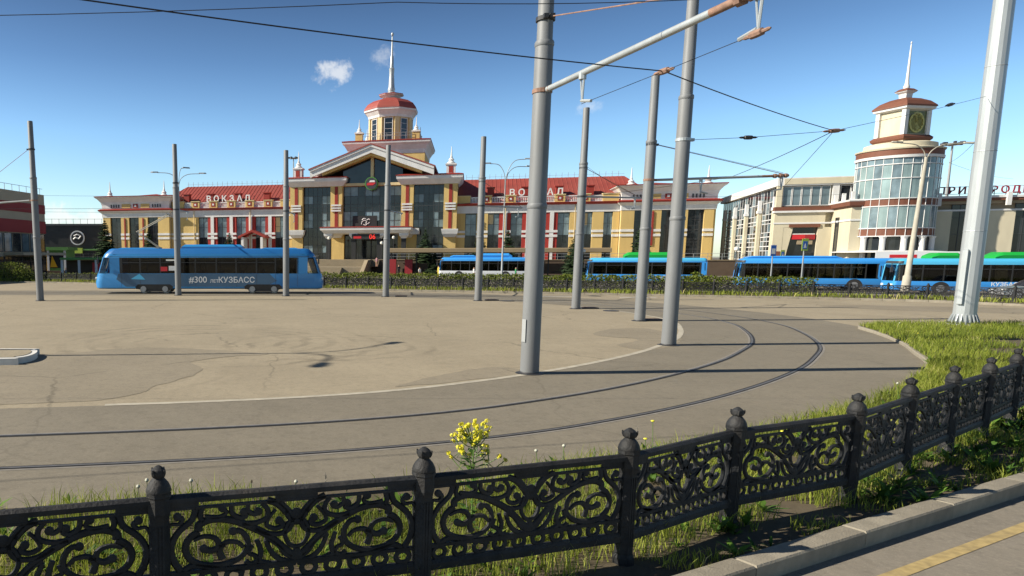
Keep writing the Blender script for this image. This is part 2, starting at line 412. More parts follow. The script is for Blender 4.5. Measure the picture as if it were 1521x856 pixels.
def offset_path(P, d):
    out = []
    for i, p in enumerate(P):
        t = (P[min(i + 1, len(P) - 1)] - P[max(i - 1, 0)]); t = Vector((t.x, t.y, 0)).normalized()
        out.append(Vector((p.x - t.y * d, p.y + t.x * d, p.z)))
    return out
def ribbon(mb, A, B, z):
    vs_ = [(p.x, p.y, z) for p in A] + [(p.x, p.y, z) for p in B]; n = len(A)
    return mb.add(vs_, [(i, i + 1, n + i + 1, n + i) for i in range(n - 1)])
def resample(P, step):
    out = [P[0]]; acc = 0.0
    for a, b in zip(P[:-1], P[1:]):
        seg = (b - a).length
        while acc + seg >= step:
            t = (step - acc) / seg; a = a + (b - a) * t; seg = (b - a).length; out.append(a.copy()); acc = 0
        acc += seg
    return out
# ------------------------------------------------------------------ the setting: ground, plaza, track bed, kerbs
LOW = -0.46
V2 = lambda x, y, z=0.: Vector((x, y, z))
structure(MB().quad((-900, -900, LOW), (900, -900, LOW), (900, 1600, LOW), (-900, 1600, LOW)).build('ground', 'far_asphalt'))

# outer rail of the turning loop, then everything else of the track follows it
RAIL = catmull([V2(-60, 2.0), V2(-30, 5.1), V2(-12, 7.3), V2(-3.56, 8.43), V2(-.26, 8.99), V2(1.97, 9.59), V2(3.71, 10.27), V2(5.06, 10.98), V2(6.65, 11.95),
                V2(8.34, 13.15), V2(10.23, 14.7), V2(12.1, 16.45), V2(13.7, 18.22), V2(15.03, 19.83), V2(16.19, 21.59), V2(17.3, 23.6),
                V2(18.5, 26.19), V2(19.15, 28.69), V2(19.35, 30.8), V2(19.2, 34), V2(18.1, 38.5), V2(15.6, 42.8), V2(11.8, 46.3), V2(6.5, 49.0),
                V2(0.5, 50.4), V2(-8, 50.9), V2(-30, 51.0), V2(-60, 51.0)], 6)
INNER = offset_path(RAIL, 1.66)
EDGE_IN = offset_path(RAIL, 3.62); EDGE_OUT = offset_path(RAIL, -2.5)

FAR_KERB = catmull([V2(-80, 72), V2(-38, 70.5), V2(-24, 68.5), V2(-14, 63.0), V2(-4, 56.8), V2(3.7, 54.0), V2(10.6, 51.4), V2(20, 47.7), V2(27.9, 44.3), V2(33.0, 42.0),
                    V2(36.2, 39.6), V2(38.5, 36), V2(41.5, 31.5), V2(48, 28.4), V2(70, 26)], 6)
NEAR_EDGE = [V2(70, 27.2), V2(40, 26.6), V2(26, 26.4), V2(22.5, 26.6), V2(20.7, 25.6), V2(19.9, 24.0), V2(19.03, 22.3), V2(17.9, 20.4), V2(16.63, 18.6), V2(15.75, 17.3), V2(14.83, 16.2), V2(13.7, 15.1),
             V2(11.6, 13.2), V2(9.6, 11.7), V2(6, 9.4), V2(2, 7.65), V2(-2, 6.95), V2(-8, 6.1), V2(-30, 3.4), V2(-60, .3)]
KERB_LINE = [V2(-60, -25.9), V2(4.03, 5.49), V2(8.02, 7.44), V2(20, 13.3), V2(70, 37.7)]
plaza_poly = [(p.x, p.y, 0) for p in FAR_KERB] + [(80, 26, 0), (80, 20, 0), (-80, -20, 0)]
structure(MB().quad(*plaza_poly).build('plaza', 'plaza'))
mb = MB(); ribbon(mb, EDGE_OUT, EDGE_IN, .004); structure(mb.build('track_bed', 'track_asphalt'))
# worn darker repairs in the asphalt of the square
def patch(pts, z=.005):
    P = catmull([V2(*p) for p in pts], 14, True); P = [p + Vector((mnoise.noise(p * 1.7) * .10 + mnoise.noise(p * 6) * .05, mnoise.noise(p * 1.7 + Vector((9, 0, 0))) * .10 + mnoise.noise(p * 6 + Vector((9, 0, 0))) * .05, 0)) for p in P]
    return structure(MB().quad(*[(p.x, p.y, z) for p in P]).build('asphalt_patch', 'patch_asphalt'))
patch([(-12, 12.6), (-12, 17.6), (-6.5, 18.7), (-4.9, 19.7), (-3.4, 20.0), (-1.9, 19.4), (-.6, 18.7), (-1.6, 18.2), (-2.4, 17.2), (-2.0, 16.0), (-2.6, 14.2), (-3.6, 12.6), (-8, 11.9)])
patch([(10.2, 19.6), (9.6, 20.6), (10.9, 22.0), (10.1, 23.4), (11.6, 25.2), (12.9, 25.4), (12.7, 23.0), (11.6, 21.0)])
patch([(30.5, 33.0), (27.6, 36.2), (29.5, 37.6), (36.0, 35.5), (42, 31.0), (39, 30.2), (34, 31.8)])
patch([(2.2, 13.95), (2.8, 14.8), (4.3, 16.2), (5.1, 16.4), (5.4, 15.6), (4.4, 15.0)])

# flush kerb along the inner side of the track bed
A = offset_path(RAIL, 3.58); B = offset_path(RAIL, 3.74)
i0 = min(range(len(RAIL)), key=lambda i: (RAIL[i] - V2(-3.0, 8.5)).length); i1 = min(range(len(RAIL)), key=lambda i: (RAIL[i] - V2(18.1, 38.5)).length)
mb = MB(); ribbon(mb, A[i0:i1], B[i0:i1], .009); structure(mb.build('flush_kerb', 'flush_concrete'))

# rails: steel head with a dark flangeway groove beside it
def rail(path, side, label):
    h0, h1 = offset_path(path, -.026), offset_path(path, .026)
    mb = MB(); ribbon(mb, h0, h1, .016)
    for P in (h0, h1):
        mb.add([(p.x, p.y, .0) for p in P] + [(p.x, p.y, .016) for p in P], [(i, i + 1, len(P) + i + 1, len(P) + i) for i in range(len(P) - 1)])
    o = mb.build('tram_rail', 'rail_steel'); tag(o, label, 'rail', 'rails of the tram loop')
    g0, g1 = offset_path(path, side * .026), offset_path(path, side * .075)
    mb = MB(); ribbon(mb, g0, g1, .009); mb.build('groove', 'rail_groove', o)
    g0, g1 = offset_path(path, -side * .026), offset_path(path, -side * .045)
    mb = MB(); ribbon(mb, g0, g1, .008); mb.build('joint_seal', 'rail_groove', o)
    g0, g1 = offset_path(path, -side * .045), offset_path(path, -side * .10)
    mb = MB(); ribbon(mb, g0, g1, .007); mb.build('edge_fill', 'joint_fill', o)
rail(RAIL, 1, 'outer steel rail of the tram loop with a wide dark groove')
rail(INNER, -1, 'inner steel rail of the tram loop on the side of the poles')

# manhole covers
for (x, y, r) in ((12.6, 41.0, .42), (19.9, 46.2, .4), (15.3, 33.6, .35)):
    mb = MB(); mb.lathe([(r, 0), (r, .02), (r - .05, .024)], 20)
    o = mb.build('manhole_cover', 'dark_metal', None, (x, y, 0)); tag(o, ['round manhole cover by the pole before the white and blue bus', 'manhole cover on the far lane near the kerb before the hedge', 'small manhole cover at the foot of the pole before the green-tank bus'][int(r * 100) % 3 if False else {42: 0, 40: 1, 35: 2}[round(r * 100)]], 'manhole', 'manhole covers')
# white dash on the far carriageway
structure(MB().box(16.3, 18.6, 45.7, 45.95, .001, .006).build('road_marking', 'road_white'))
structure(MB().box(20.9, 23.2, 44.6, 44.85, .001, .006).build('road_marking', 'road_white'))

# road the camera stands on, with its yellow line
KD = (V2(8.02, 7.44) - V2(4.03, 5.49)).normalized(); KN = Vector((-KD.y, KD.x, 0)); K0 = V2(4.03, 5.49)
def kp(s, t, z=0.): q = K0 + KD * s + KN * t; return (q.x, q.y, z)
structure(MB().quad(kp(-60, -60, .0085), kp(90, -60, .0085), kp(90, 0, .0085), kp(-60, 0, .0085)).build('road', 'road_asphalt'))
mb = MB()
mb.quad(kp(-40, -.46, .0125), kp(80, -.46, .0125), kp(80, -.35, .0125), kp(-40, -.35, .0125)); structure(mb.build('yellow_line', 'road_yellow'))

# kerb stones by the road
kerb = structure(empty('roadside_kerb'))
st = MB(); st.bevbox(0, 1.592, 0, .20, -.05, .155, .014); st_me = st.mesh('kerb_stone', 'kerb_concrete')
for i in range(-9, 22):
    q = kp(i * 1.6 - .35, 0); o = put('kerb_stone', st_me, kerb, (q[0], q[1], random.uniform(-.004, .004)), math.atan2(KD.y, KD.x) + random.uniform(-.002, .002))
# kerb stones along the far side of the square
def kerb_run(path, name, w=.18, h=.13, step=1.0):
    e = structure(empty(name)); P = resample(path, step)
    m0 = MB(); m0.bevbox(0, step - .015, 0, w, -.05, h, .015); me = m0.mesh('kerb_stone', 'kerb_concrete')
    for a, b in zip(P[:-1], P[1:]):
        d = b - a; put('kerb_stone', me, e, (a.x, a.y, random.uniform(-.008, .008)), math.atan2(d.y, d.x))
    return e
kerb_run([p for p in FAR_KERB if -40 < p.x < 55], 'far_kerb')
kerb_run(list(reversed(resample([p for p in NEAR_EDGE if -9 < p.x < 45], .8))), 'verge_kerb', w=.12, h=.075, step=.8) if False else None
ve = catmull([p for p in NEAR_EDGE if 8 < p.x < 45][::-1], 5); kerb_run(offset_path(ve, -.06), 'verge_kerb', w=.10, h=.092, step=.8)

# verge: the strip with the fence and the grass island round the mast
strip_poly = [(p.x, p.y) for p in NEAR_EDGE] + [kp(-60, .19)[:2], kp(80, .19)[:2]]
def in_poly(X, Y, poly):
    ins = np.zeros(len(X), bool); n = len(poly); j = n - 1
    for i in range(n):
        xi, yi = poly[i][:2]; xj, yj = poly[j][:2]
        c = ((yi > Y) != (yj > Y)) & (X < (xj - xi) * (Y - yi) / (yj - yi + 1e-12) + xi); ins ^= c; j = i
    return ins
def slab(name, poly, z, m):
    mb = MB(); n = len(poly)
    mb.add([(*p[:2], z) for p in poly], [tuple(range(n))])
    mb.add([(*p[:2], z) for p in poly] + [(*p[:2], min(0, LOW)) for p in poly], [(i, (i + 1) % n, n + (i + 1) % n, n + i) for i in range(n)])
    return structure(mb.build(name, m))
slab('verge', strip_poly, .085, 'soil')
fk = [p for p in FAR_KERB]; fb = offset_path(fk, 6.2) if offset_path(fk, 1)[10].y > fk[10].y else offset_path(fk, -6.2)
SG = 1 if offset_path(fk, 1)[20].y > fk[20].y else -1
fb = offset_path(fk, SG * 5.2)
far_poly = [(p.x, p.y) for p in offset_path(fk, SG * .05)] + [(p.x, p.y) for p in reversed(fb)]
slab('far_verge', far_poly, .10, 'soil')

# ------------------------------------------------------------------ grass
def blades(name, pts, hgt, width, m, lean=.35, z=.085, seg=2):
    """pts Nx2; hgt, width arrays"""
    n = len(pts); a = rng.uniform(0, 2 * np.pi, n); lx = rng.normal(0, lean, n) * hgt; ly = rng.normal(0, lean, n) * hgt
    dx, dy = np.cos(a) * width / 2, np.sin(a) * width / 2; zz = np.full(n, z) if np.isscalar(z) else z
    V = np.zeros((n, 5, 3))
    V[:, 0] = np.c_[pts[:, 0] - dx, pts[:, 1] - dy, zz]; V[:, 1] = np.c_[pts[:, 0] + dx, pts[:, 1] + dy, zz]
    V[:, 2] = np.c_[pts[:, 0] + dx * .8 + lx * .3, pts[:, 1] + dy * .8 + ly * .3, zz + hgt * .6]
    V[:, 3] = np.c_[pts[:, 0] - dx * .8 + lx * .3, pts[:, 1] - dy * .8 + ly * .3, zz + hgt * .6]
    V[:, 4] = np.c_[pts[:, 0] + lx, pts[:, 1] + ly, zz + hgt]
    o = np.arange(n)[:, None] * 5
    F = np.concatenate([o + np.array([[0, 1, 2]]), o + np.array([[0, 2, 3]]), o + np.array([[3, 2, 4]])])
    patchy = np.array([mnoise.noise((p[0] * .55, p[1] * .55, 3.1)) for p in pts])
    at = np.repeat(np.clip(.42 + patchy * .45 + rng.normal(0, .2, n), 0, 1), 5)
    return np_mesh(name, V.reshape(-1, 3), F, m, at)
def scatter(poly, n, bbox):
    X = rng.uniform(bbox[0], bbox[1], n); Y = rng.uniform(bbox[2], bbox[3], n); k = in_poly(X, Y, poly); return np.c_[X[k], Y[k]]
def grassy(name, pts, hm, wm, m, lo=.5, hi=1.35, z=.085, lean=.35):
    n = len(pts); return structure_stuff(put(name, blades(name, pts, hm * rng.uniform(lo, hi, n), wm * rng.uniform(.6, 1.4, n), m, lean, z)))
def structure_stuff(o, label=None): o['kind'] = 'stuff'; o['category'] = 'grass'; o['label'] = label or 'grass and weeds growing on the verge'; return o
def clump_mask(pts, s, th, seed=0.):
    return np.array([mnoise.noise((p[0] * s, p[1] * s, seed)) + mnoise.noise((p[0] * s * 3, p[1] * s * 3, seed + 5)) * .5 for p in pts]) > th
FENCE = [(-2.75, 4.02), (-.88, 4.54), (.98, 5.01), (2.76, 5.57), (4.13, 6.39), (5.77, 7.05), (7.12, 7.96), (8.44, 8.84), (9.63, 9.61), (10.97, 10.53), (12.3, 11.44), (13.65, 12.35), (15.0, 13.27), (16.35, 14.19), (17.7, 15.1), (19.05, 16.02), (20.4, 16.94)]
def fence_y(x): return np.interp(x, [-60] + [p[0] for p in FENCE] + [60], [-12] + [p[1] for p in FENCE] + [44])
P = scatter(strip_poly, 230000, (-5, 16, 3.2, 17)); fy = fence_y(P[:, 0]); far = P[:, 1] > fy - .1
pf = P[far]; pf = pf[clump_mask(pf, .9, -.30)]
o = grassy('verge_grass', pf, .15, .008, 'grass_blade', .35, 1.9); o['label'] = 'tall green grass on the verge behind the iron fence'
pn = P[~far]; pn = pn[clump_mask(pn, 1.3, .10, 9.)]
keep = np.hypot(pn[:, 0], pn[:, 1]) > 0
o = grassy('kerbside_grass', pn, .095, .008, 'grass_blade', .35, 1.5); o['label'] = 'patchy short grass on bare soil between fence and kerb'
P = scatter(strip_poly, 190000, (11, 40, 8, 27)); P = P[P[:, 1] > fence_y(P[:, 0])]
P = P[clump_mask(P, .5, -.34)]
o = grassy('island_grass', P, .155, .013, 'grass_dry', .4, 1.4); o['label'] = 'sunlit yellowish grass round the foot of the big mast'
P = scatter(strip_poly, 60000, (6, 40, 5, 25)); P = P[P[:, 1] <= fence_y(P[:, 0])]; P = P[P[:, 0] > 5]; P = P[clump_mask(P, .8, -.1, 2.)]
o = grassy('roadside_grass', P, .13, .010, 'grass_blade', .4, 1.6); o['label'] = 'green weeds and grass in the fence shade beside the kerb'
P = scatter(far_poly, 90000, (-60, 60, 24, 80)); 
o = grassy('far_grass', P, .30, .05, 'grass_blade', .4, 1.3, z=.10); o['label'] = 'strip of grass in front of the far hedge'

# broad-leaved weeds (dandelion, plantain) as leaf rosettes
def rosettes(name, pts, m, size=.12, nl=9, label=''):
    Vs, Fs, At = [], [], []; o = 0
    for (x, y) in pts:
        s = size * random.uniform(.6, 1.5); r0 = random.random()
        for k in range(nl):
            a = random.uniform(0, 6.28); el = random.uniform(.35, 1.15); L_ = s * random.uniform(.7, 1.3); w = L_ * random.uniform(.2, .32)
            d = np.array((math.cos(a) * math.cos(el), math.sin(a) * math.cos(el), math.sin(el))); sd = np.array((-math.sin(a), math.cos(a), 0)) * w / 2
            b = np.array((x, y, .085)); mid = b + d * L_ * .55; tip = b + d * L_ + np.array((math.cos(a), math.sin(a), -.5)) * L_ * .2
            Vs += [b, mid - sd, mid + sd, tip]; Fs += [(o, o + 1, o + 2), (o + 1, o + 3, o + 2)]; At += [min(1, max(0, r0 + random.uniform(-.25, .25)))] * 4; o += 4
    ob = structure_stuff(put(name, np_mesh(name, Vs, Fs, m, At)), label); ob['category'] = 'weeds'; return ob
P = scatter(strip_poly, 9000, (-5, 16, 3.5, 17)); P = P[(P[:, 1] > fence_y(P[:, 0]) - .7)]
P = P[clump_mask(P, .7, -.15, 4.)]
rosettes('verge_weeds', P[:420], 'leaf', .13, 10, 'broad-leaved green weeds growing along the iron fence')
P = scatter(strip_poly, 9000, (6, 30, 6, 24)); P = P[(P[:, 1] < fence_y(P[:, 0]) + .2) & (P[:, 1] > fence_y(P[:, 0]) - 1.5)]
rosettes('roadside_weeds', P[:520], 'leaf', .13, 10, 'dense leafy weeds in the shade of the fence')

# ------------------------------------------------------------------ cast-iron fence
def zq(zx, zy):
    """a point read off the panel's ornament, as (fraction of the half panel, fraction of the scroll height)"""
    yt = 245 - (zx - 190) * 100 / 1130; yb = 665 - (zx - 190) * 145 / 1130
    return ((zx - 190) / 600, (yb - zy) / (yb - yt))
PW, SZ0, SZH = 1.72, .462, .460
def stroke(mb, pts, w, dep=.028, closed=False, n=5):
    """rounded cast-iron bar following pts (x, z)"""
    P = catmull([Vector((p[0], p[1], 0)) for p in pts], n, closed); L_ = len(P); ws = []
    for i in range(L_):
        t = i / max(1, L_ - 1); ws.append(w[0] + (w[1] - w[0]) * t if isinstance(w, tuple) else w)
    vs_, fs = [], []
    for i, p in enumerate(P):
        if closed: t = P[(i + 1) % L_] - P[i - 1]
        else: t = P[min(i + 1, L_ - 1)] - P[max(i - 1, 0)]
        t.normalize(); nn = Vector((-t.y, t.x, 0)); h = ws[i] / 2
        for (a, b) in ((-1, 0), (-.55, -.5), (.55, -.5), (1, 0), (.55, .5), (-.55, .5)):
            q = p + nn * h * a; vs_.append((q.x, b * dep, q.y))
    for i in range(L_ if closed else L_ - 1):
        j = (i + 1) % L_
        for k in range(6): fs.append((i * 6 + k, i * 6 + (k + 1) % 6, j * 6 + (k + 1) % 6, j * 6 + k))
    if not closed: fs.append(tuple(range(5, -1, -1))); fs.append(tuple((L_ - 1) * 6 + k for k in range(6)))
    mb.add(vs_, fs)
def blob(mb, c, r, dep=.034):
    n = 10; vs_ = [(c[0], -dep / 2 - .004, c[1])] + [(c[0] + r * math.cos(2 * math.pi * k / n), b, c[1] + r * math.sin(2 * math.pi * k / n)) for b in (-dep * .25, dep * .25) for k in range(n)] + [(c[0], dep / 2 + .004, c[1])]
    fs = [(0, 1 + (k + 1) % n, 1 + k) for k in range(n)] + [(1 + k, 1 + (k + 1) % n, 1 + n + (k + 1) % n, 1 + n + k) for k in range(n)] + [(1 + 2 * n, 1 + n + k, 1 + n + (k + 1) % n) for k in range(n)]
    mb.add(vs_, fs)
STROKES = [  # (points on the left half in ornament coordinates, width in m)
    ([(318, 250), (300, 320), (238, 400), (205, 490), (212, 575), (240, 640), (262, 668)], (.034, .040), 0),
    ([(188, 395), (205, 350), (240, 348), (258, 318), (236, 300)], (.016, .030), 1),
    ([(345, 248), (338, 300), (352, 330)], .030, 0),
    ([(330, 395), (335, 350), (400, 318), (490, 330), (570, 372), (650, 425), (720, 500), (775, 560)], (.044, .040), 2),
    ([(330, 395), (288, 440), (268, 505), (290, 575), (350, 612), (430, 612), (505, 580), (552, 515), (552, 445), (522, 398), (487, 398)], (.040, .030), 1),
    ([(305, 452), (355, 428), (405, 442), (420, 490), (388, 520), (352, 508)], (.024, .040), 1),
    ([(438, 575), (424, 520), (452, 470), (505, 468), (535, 500)], (.040, .022), 0),
    ([(420, 490), (450, 478)], .034, 0),
    ([(360, 300), (420, 305), (455, 285), (452, 262), (440, 250)], (.024, .026), 1),
    ([(480, 236), (485, 285), (520, 312), (548, 300), (540, 278)], (.026, .036), 1),
    ([(560, 232), (560, 270), (590, 292), (606, 275)], (.022, .034), 1),
    ([(530, 350), (600, 345), (648, 312), (650, 262), (625, 225)], (.032, .026), 0),
    ([(690, 265), (655, 320), (648, 365), (690, 385), (722, 362), (706, 335)], (.020, .036), 1),
    ([(705, 215), (758, 285), (768, 340), (748, 395), (700, 420), (640, 412), (590, 380)], (.034, .030), 0),
    ([(650, 205), (700, 230), (745, 285)], .040, 0),
    ([(735, 268), (760, 318), (792, 338)], (.030, .044), 1),
    ([(782, 572), (735, 545), (700, 490), (640, 440)], (.032, .024), 0),
    ([(780, 595), (715, 585), (668, 535), (640, 455)], (.036, .026), 0),
    ([(660, 612), (610, 590), (618, 530), (598, 455)], (.040, .026), 0),
    ([(545, 590), (570, 610), (600, 585), (588, 555), (562, 540), (575, 490)], (.030, .024), 0),
    ([(250, 655), (300, 616), (380, 622), (470, 640), (560, 628), (650, 622), (785, 600)], (.034, .040), 0),
    ([(375, 655), (450, 640), (540, 655)], .030, 0),
]
def make_scrolls():
    mb = MB(); half = PW / 2
    for sgn in (-1, 1):
        for pts, w, bl in STROKES:
            q = [zq(*p) for p in pts]
            xz = [(sgn * half * (1 - u), SZ0 + v * SZH) for u, v in q]
            w = tuple(q_ * 1.32 for q_ in w) if isinstance(w, tuple) else w * 1.32
            stroke(mb, xz, w)
            if bl: blob(mb, xz[-1], .029)
    ell = []
    for k in range(14):
        a = 2 * math.pi * k / 14; ell.append((.082 * math.cos(a), SZ0 + SZH * .46 + .098 * math.sin(a) * (1.0 + .12 * (math.sin(a) < 0))))
    stroke(mb, ell, .034, closed=True, n=3)
    blob(mb, (0, SZ0 + SZH * .74), .045); blob(mb, (0, SZ0 + SZH * .08), .05)
    stroke(mb, [(0, SZ0), (0, SZ0 + .1)], .05)
    return mb.mesh('scrollwork', 'cast_iron', True)
def make_rings():
    mb = MB()
    for k in range(10):
        cx = -PW / 2 + (k + .5) * PW / 10
        stroke(mb, [(cx + .050 * math.cos(2 * math.pi * i / 10), 
                     .400 + .045 * math.sin(2 * math.pi * i / 10)) for i in range(10)], .040, .024, True, 2)
    return mb.mesh('ring_row', 'cast_iron', True)
me_scroll, me_rings = make_scrolls(), make_rings()
mb = MB(); h = PW / 2 + .05
mb.loft([[(-h, -.026), (h, -.026), (h, .026), (-h, .026)]] * 2 + [[(-h, -.038), (h, -.038), (h, .038), (-h, .038)]] * 2 + [[(-h, -.012), (h, -.012), (h, .012), (-h, .012)]], [.955, .968, .971, .994, 1.012])
mb.box(-h, h, -.014, .014, .902, .920)
for a_, b_ in ((-h, -h * .72), (-h * .16, h * .16), (h * .72, h)): mb.box(a_, b_, -.012, .012, .9201, .9549)
me_top = mb.mesh('top_rail', 'cast_iron')
mb = MB(); mb.box(-h, h, -.017, .017, .446, .470); me_mid = mb.mesh('middle_rail', 'cast_iron')
mb = MB(); mb.loft([[(-h, -.03), (h, -.03), (h, .03), (-h, .03)], [(-h, -.03), (h, -.03), (h, .03), (-h, .03)], [(-h, -.016), (h, -.016), (h, .016), (-h, .016)]], [.275, .325, .352]); me_bot = mb.mesh('bottom_rail', 'cast_iron')
def oct_(r, k=.42): c = r * k; return [(r, -c), (r, c), (c, r), (-c, r), (-r, c), (-r, -c), (-c, -r), (c, -r)]
mb = MB(); prof = [(.080, .0), (.080, .14), (.068, .17), (.064, .85), (.074, .90), (.074, 1.005), (.080, 1.015), (.080, 1.04)]
mb.loft([oct_(r) for r, z in prof], [z for r, z in prof])
for sx, sy in ((1, 0), (-1, 0), (0, 1), (0, -1)):                 # raised flutes on the four faces
    for t in (-.022, .0, .022):
        if sx: mb.box(sx * .062 - .008, sx * .062 + .008, t - .006, t + .006, .24, .82)
        else: mb.box(t - .006, t + .006, sy * .062 - .008, sy * .062 + .008, .24, .82)
me_post = mb.mesh('post', 'cast_iron')
mb = MB(); mb.lathe([(.082, 1.04), (.086, 1.05), (.080, 1.075), (.066, 1.105), (.046, 1.128), (.036, 1.14), (.044, 1.146), (.050, 1.17), (.046, 1.195), (.028, 1.21), (.010, 1.222)], 12)
for k in range(4):
    a = math.pi / 4 + k * math.pi / 2; c, s_ = math.cos(a), math.sin(a)
    mb.tube([(c * .04, s_ * .04, 1.15), (c * .050, s_ * .050, 1.175), (c * .056, s_ * .056, 1.20)], [.010, .012, .005], 5)
me_fin = mb.mesh('finial', 'cast_iron', True)

def fence(posts, z, label, lod=0):
    e = empty('cast_iron_fence', (posts[0][0], posts[0][1], z)); b = Vector(e.location)
    tag(e, label, 'fence')
    for i, p in enumerate(posts):
        q = Vector((p[0], p[1], z)) - b
        nx = posts[min(i + 1, len(posts) - 1)]; pv = posts[max(i - 1, 0)]; rz = math.atan2(nx[1] - pv[1], nx[0] - pv[0])
        po = put('post', me_post, e, q, rz + (random.uniform(-.03, .03)));
        po.rotation_euler[0] = random.uniform(-.012, .012); po.rotation_euler[1] = random.uniform(-.012, .012)
        put('finial', me_fin, po)
        if i < len(posts) - 1:
            d = Vector((nx[0] - p[0], nx[1] - p[1], 0)); L_ = d.length; c = q + d / 2
            pa = put('panel', me_scroll, e, c, math.atan2(d.y, d.x), ((L_ - .12) / PW, 1, 1))
            for nm, me in (('ring_row', me_rings), ('top_rail', me_top), ('middle_rail', me_mid), ('bottom_rail', me_bot)): put(nm, me, pa)
    return e
fence([(x, y) for x, y in FENCE], .0, 'black cast-iron fence with scrollwork panels on the grass verge beside the road')
fl = resample(offset_path([p for p in FAR_KERB if -75 < p.x < 60], SG * 2.6), 1.82)
cut = [i for i, p in enumerate(fl)]
ga = [(p.x, p.y) for p in fl if p.x < 49]
fence(ga, .1, 'long low black iron fence in front of the hedge across the square').scale = (1, 1, .74)

# hedge behind the far fence
def leaf_cloud(name, pts, size, m, flat=.0):
    n = len(pts); N_ = rng.normal(size=(n, 3)); N_[:, 2] += flat; N_ /= np.linalg.norm(N_, axis=1)[:, None]
    T = np.cross(N_, rng.normal(size=(n, 3))); T /= np.linalg.norm(T, axis=1)[:, None]; B = np.cross(N_, T); s = size * rng.uniform(.6, 1.4, n)[:, None]
    V = np.stack([pts - T * s * .5, pts + B * s * .3, pts + T * s * .5, pts - B * s * .3], 1).reshape(-1, 3)
    F = np.arange(n * 4).reshape(-1, 4)
    return np_mesh(name, V, F, m, np.repeat(np.clip(rng.normal(.45, .25, n), 0, 1), 4))
def hedge(pathpts, wd, hh, dens, label, seed=0.):
    P = resample(pathpts, .1); e = empty('hedge', (P[0].x, P[0].y, .10)); out = []
    for i, p in enumerate(P[:-1]):
        d = (P[i + 1] - p).normalized(); nn = Vector((-d.y, d.x, 0)); top = hh * (1 + .16 * mnoise.noise((i * .05, seed, 0)) + .10 * mnoise.noise((i * .25, seed, 2)))
        for k in range(dens):
            t = random.uniform(-.5, .5); r = random.random(); z = top * r ** .55
            w_ = wd * (1 - .35 * (z / top) ** 3) * (1 + .2 * mnoise.noise((i * .15, z * 3, seed)))
            if random.random() < .5: t = math.copysign(.5 - random.random() ** 2 * .2, t)
            q = p + nn * t * w_ + d * random.uniform(-.1, .1); out.append((q.x, q.y, z + .10 + random.uniform(-.03, .06)))
    out = np.array(out) - np.array(e.location)
    put('foliage', leaf_cloud('foliage', out, .14, 'hedge_leaf', .3), e)
    mb = MB(); Q = resample(P, .8)
    for q in Q: mb.tube([Vector((q.x, q.y, .08)) - Vector(e.location), Vector((q.x + .05, q.y, .1 + hh * .7)) - Vector(e.location)], .02, 5)
    mb.build('stems', 'bark', e)
    return tag(e, label, 'hedge')
hp = offset_path([p for p in FAR_KERB if -80 < p.x < 60], SG * 3.9)
hedge([p for p in hp if 1 < p.x < 34.5], 1.2, 1.12, 46, 'long clipped green hedge behind the far iron fence in front of the station', 1.)
hedge([p for p in hp if -30 < p.x < -12], .8, .75, 22, 'low sparse hedge behind the iron fence by the kiosks', 5.)
# ------------------------------------------------------------------ overhead-line poles
def make_pole(x, y, top, label, lean=(0, 0), r=.205):
    e = empty('overhead_line_pole', (x, y, 0)); e.rotation_euler = (lean[0], lean[1], 0)
    tag(e, label, 'pole', 'grey steel poles of the tram overhead line')
    mb = MB(); mb.lathe([(r, -.02), (r * .985, 3.66), (r * .96, 3.70), (r * .92, 6.95), (r * .80, 7.02), (r * .72, top - .02), (r * .66, top)], 20); mb.build('shaft', 'pole_grey', e, smooth=True)
    for z, rr in ((3.66, r * 1.05), (7.0, r * .98)):
        mb = MB(); mb.lathe([(rr * .97, z - .05), (rr, z - .04), (rr, z + .03), (rr * .93, z + .06)], 20); mb.build('joint_ring', 'pole_grey', e, smooth=True)
    mb = MB(); mb.lathe([(r + .10, 0), (r + .10, .012), (r + .02, .03), (r + .015, .05)], 20); mb.build('base_plate', 'dark_metal', e, smooth=True)
    mb = MB(); mb.lathe([(r * 1.012, .0), (r * 1.012, random.uniform(.16, .3)), (r, .32)], 20); mb.build('base_sleeve', 'pole_grey', e, smooth=True)
    mb = MB(); mb.tube([(r * .985 * math.cos(2.2), r * .985 * math.sin(2.2), .05), (r * .97 * math.cos(2.2), r * .97 * math.sin(2.2), 3.6)], .012, 5); mb.build('weld_seam', 'pole_grey', e)
    return e
def clamp(e, z, r, m='dark_metal', d=(1, 0)):
    mb = MB(); mb.lathe([(r, z - .045), (r + .015, z - .04), (r + .015, z + .04), (r, z + .045)], 18)
    mb.box(d[0] * (r + .06) - .05, d[0] * (r + .06) + .05, d[1] * (r + .06) - .05, d[1] * (r + .06) + .05, z - .04, z + .04)
    return mb.build('clamp', m, e)
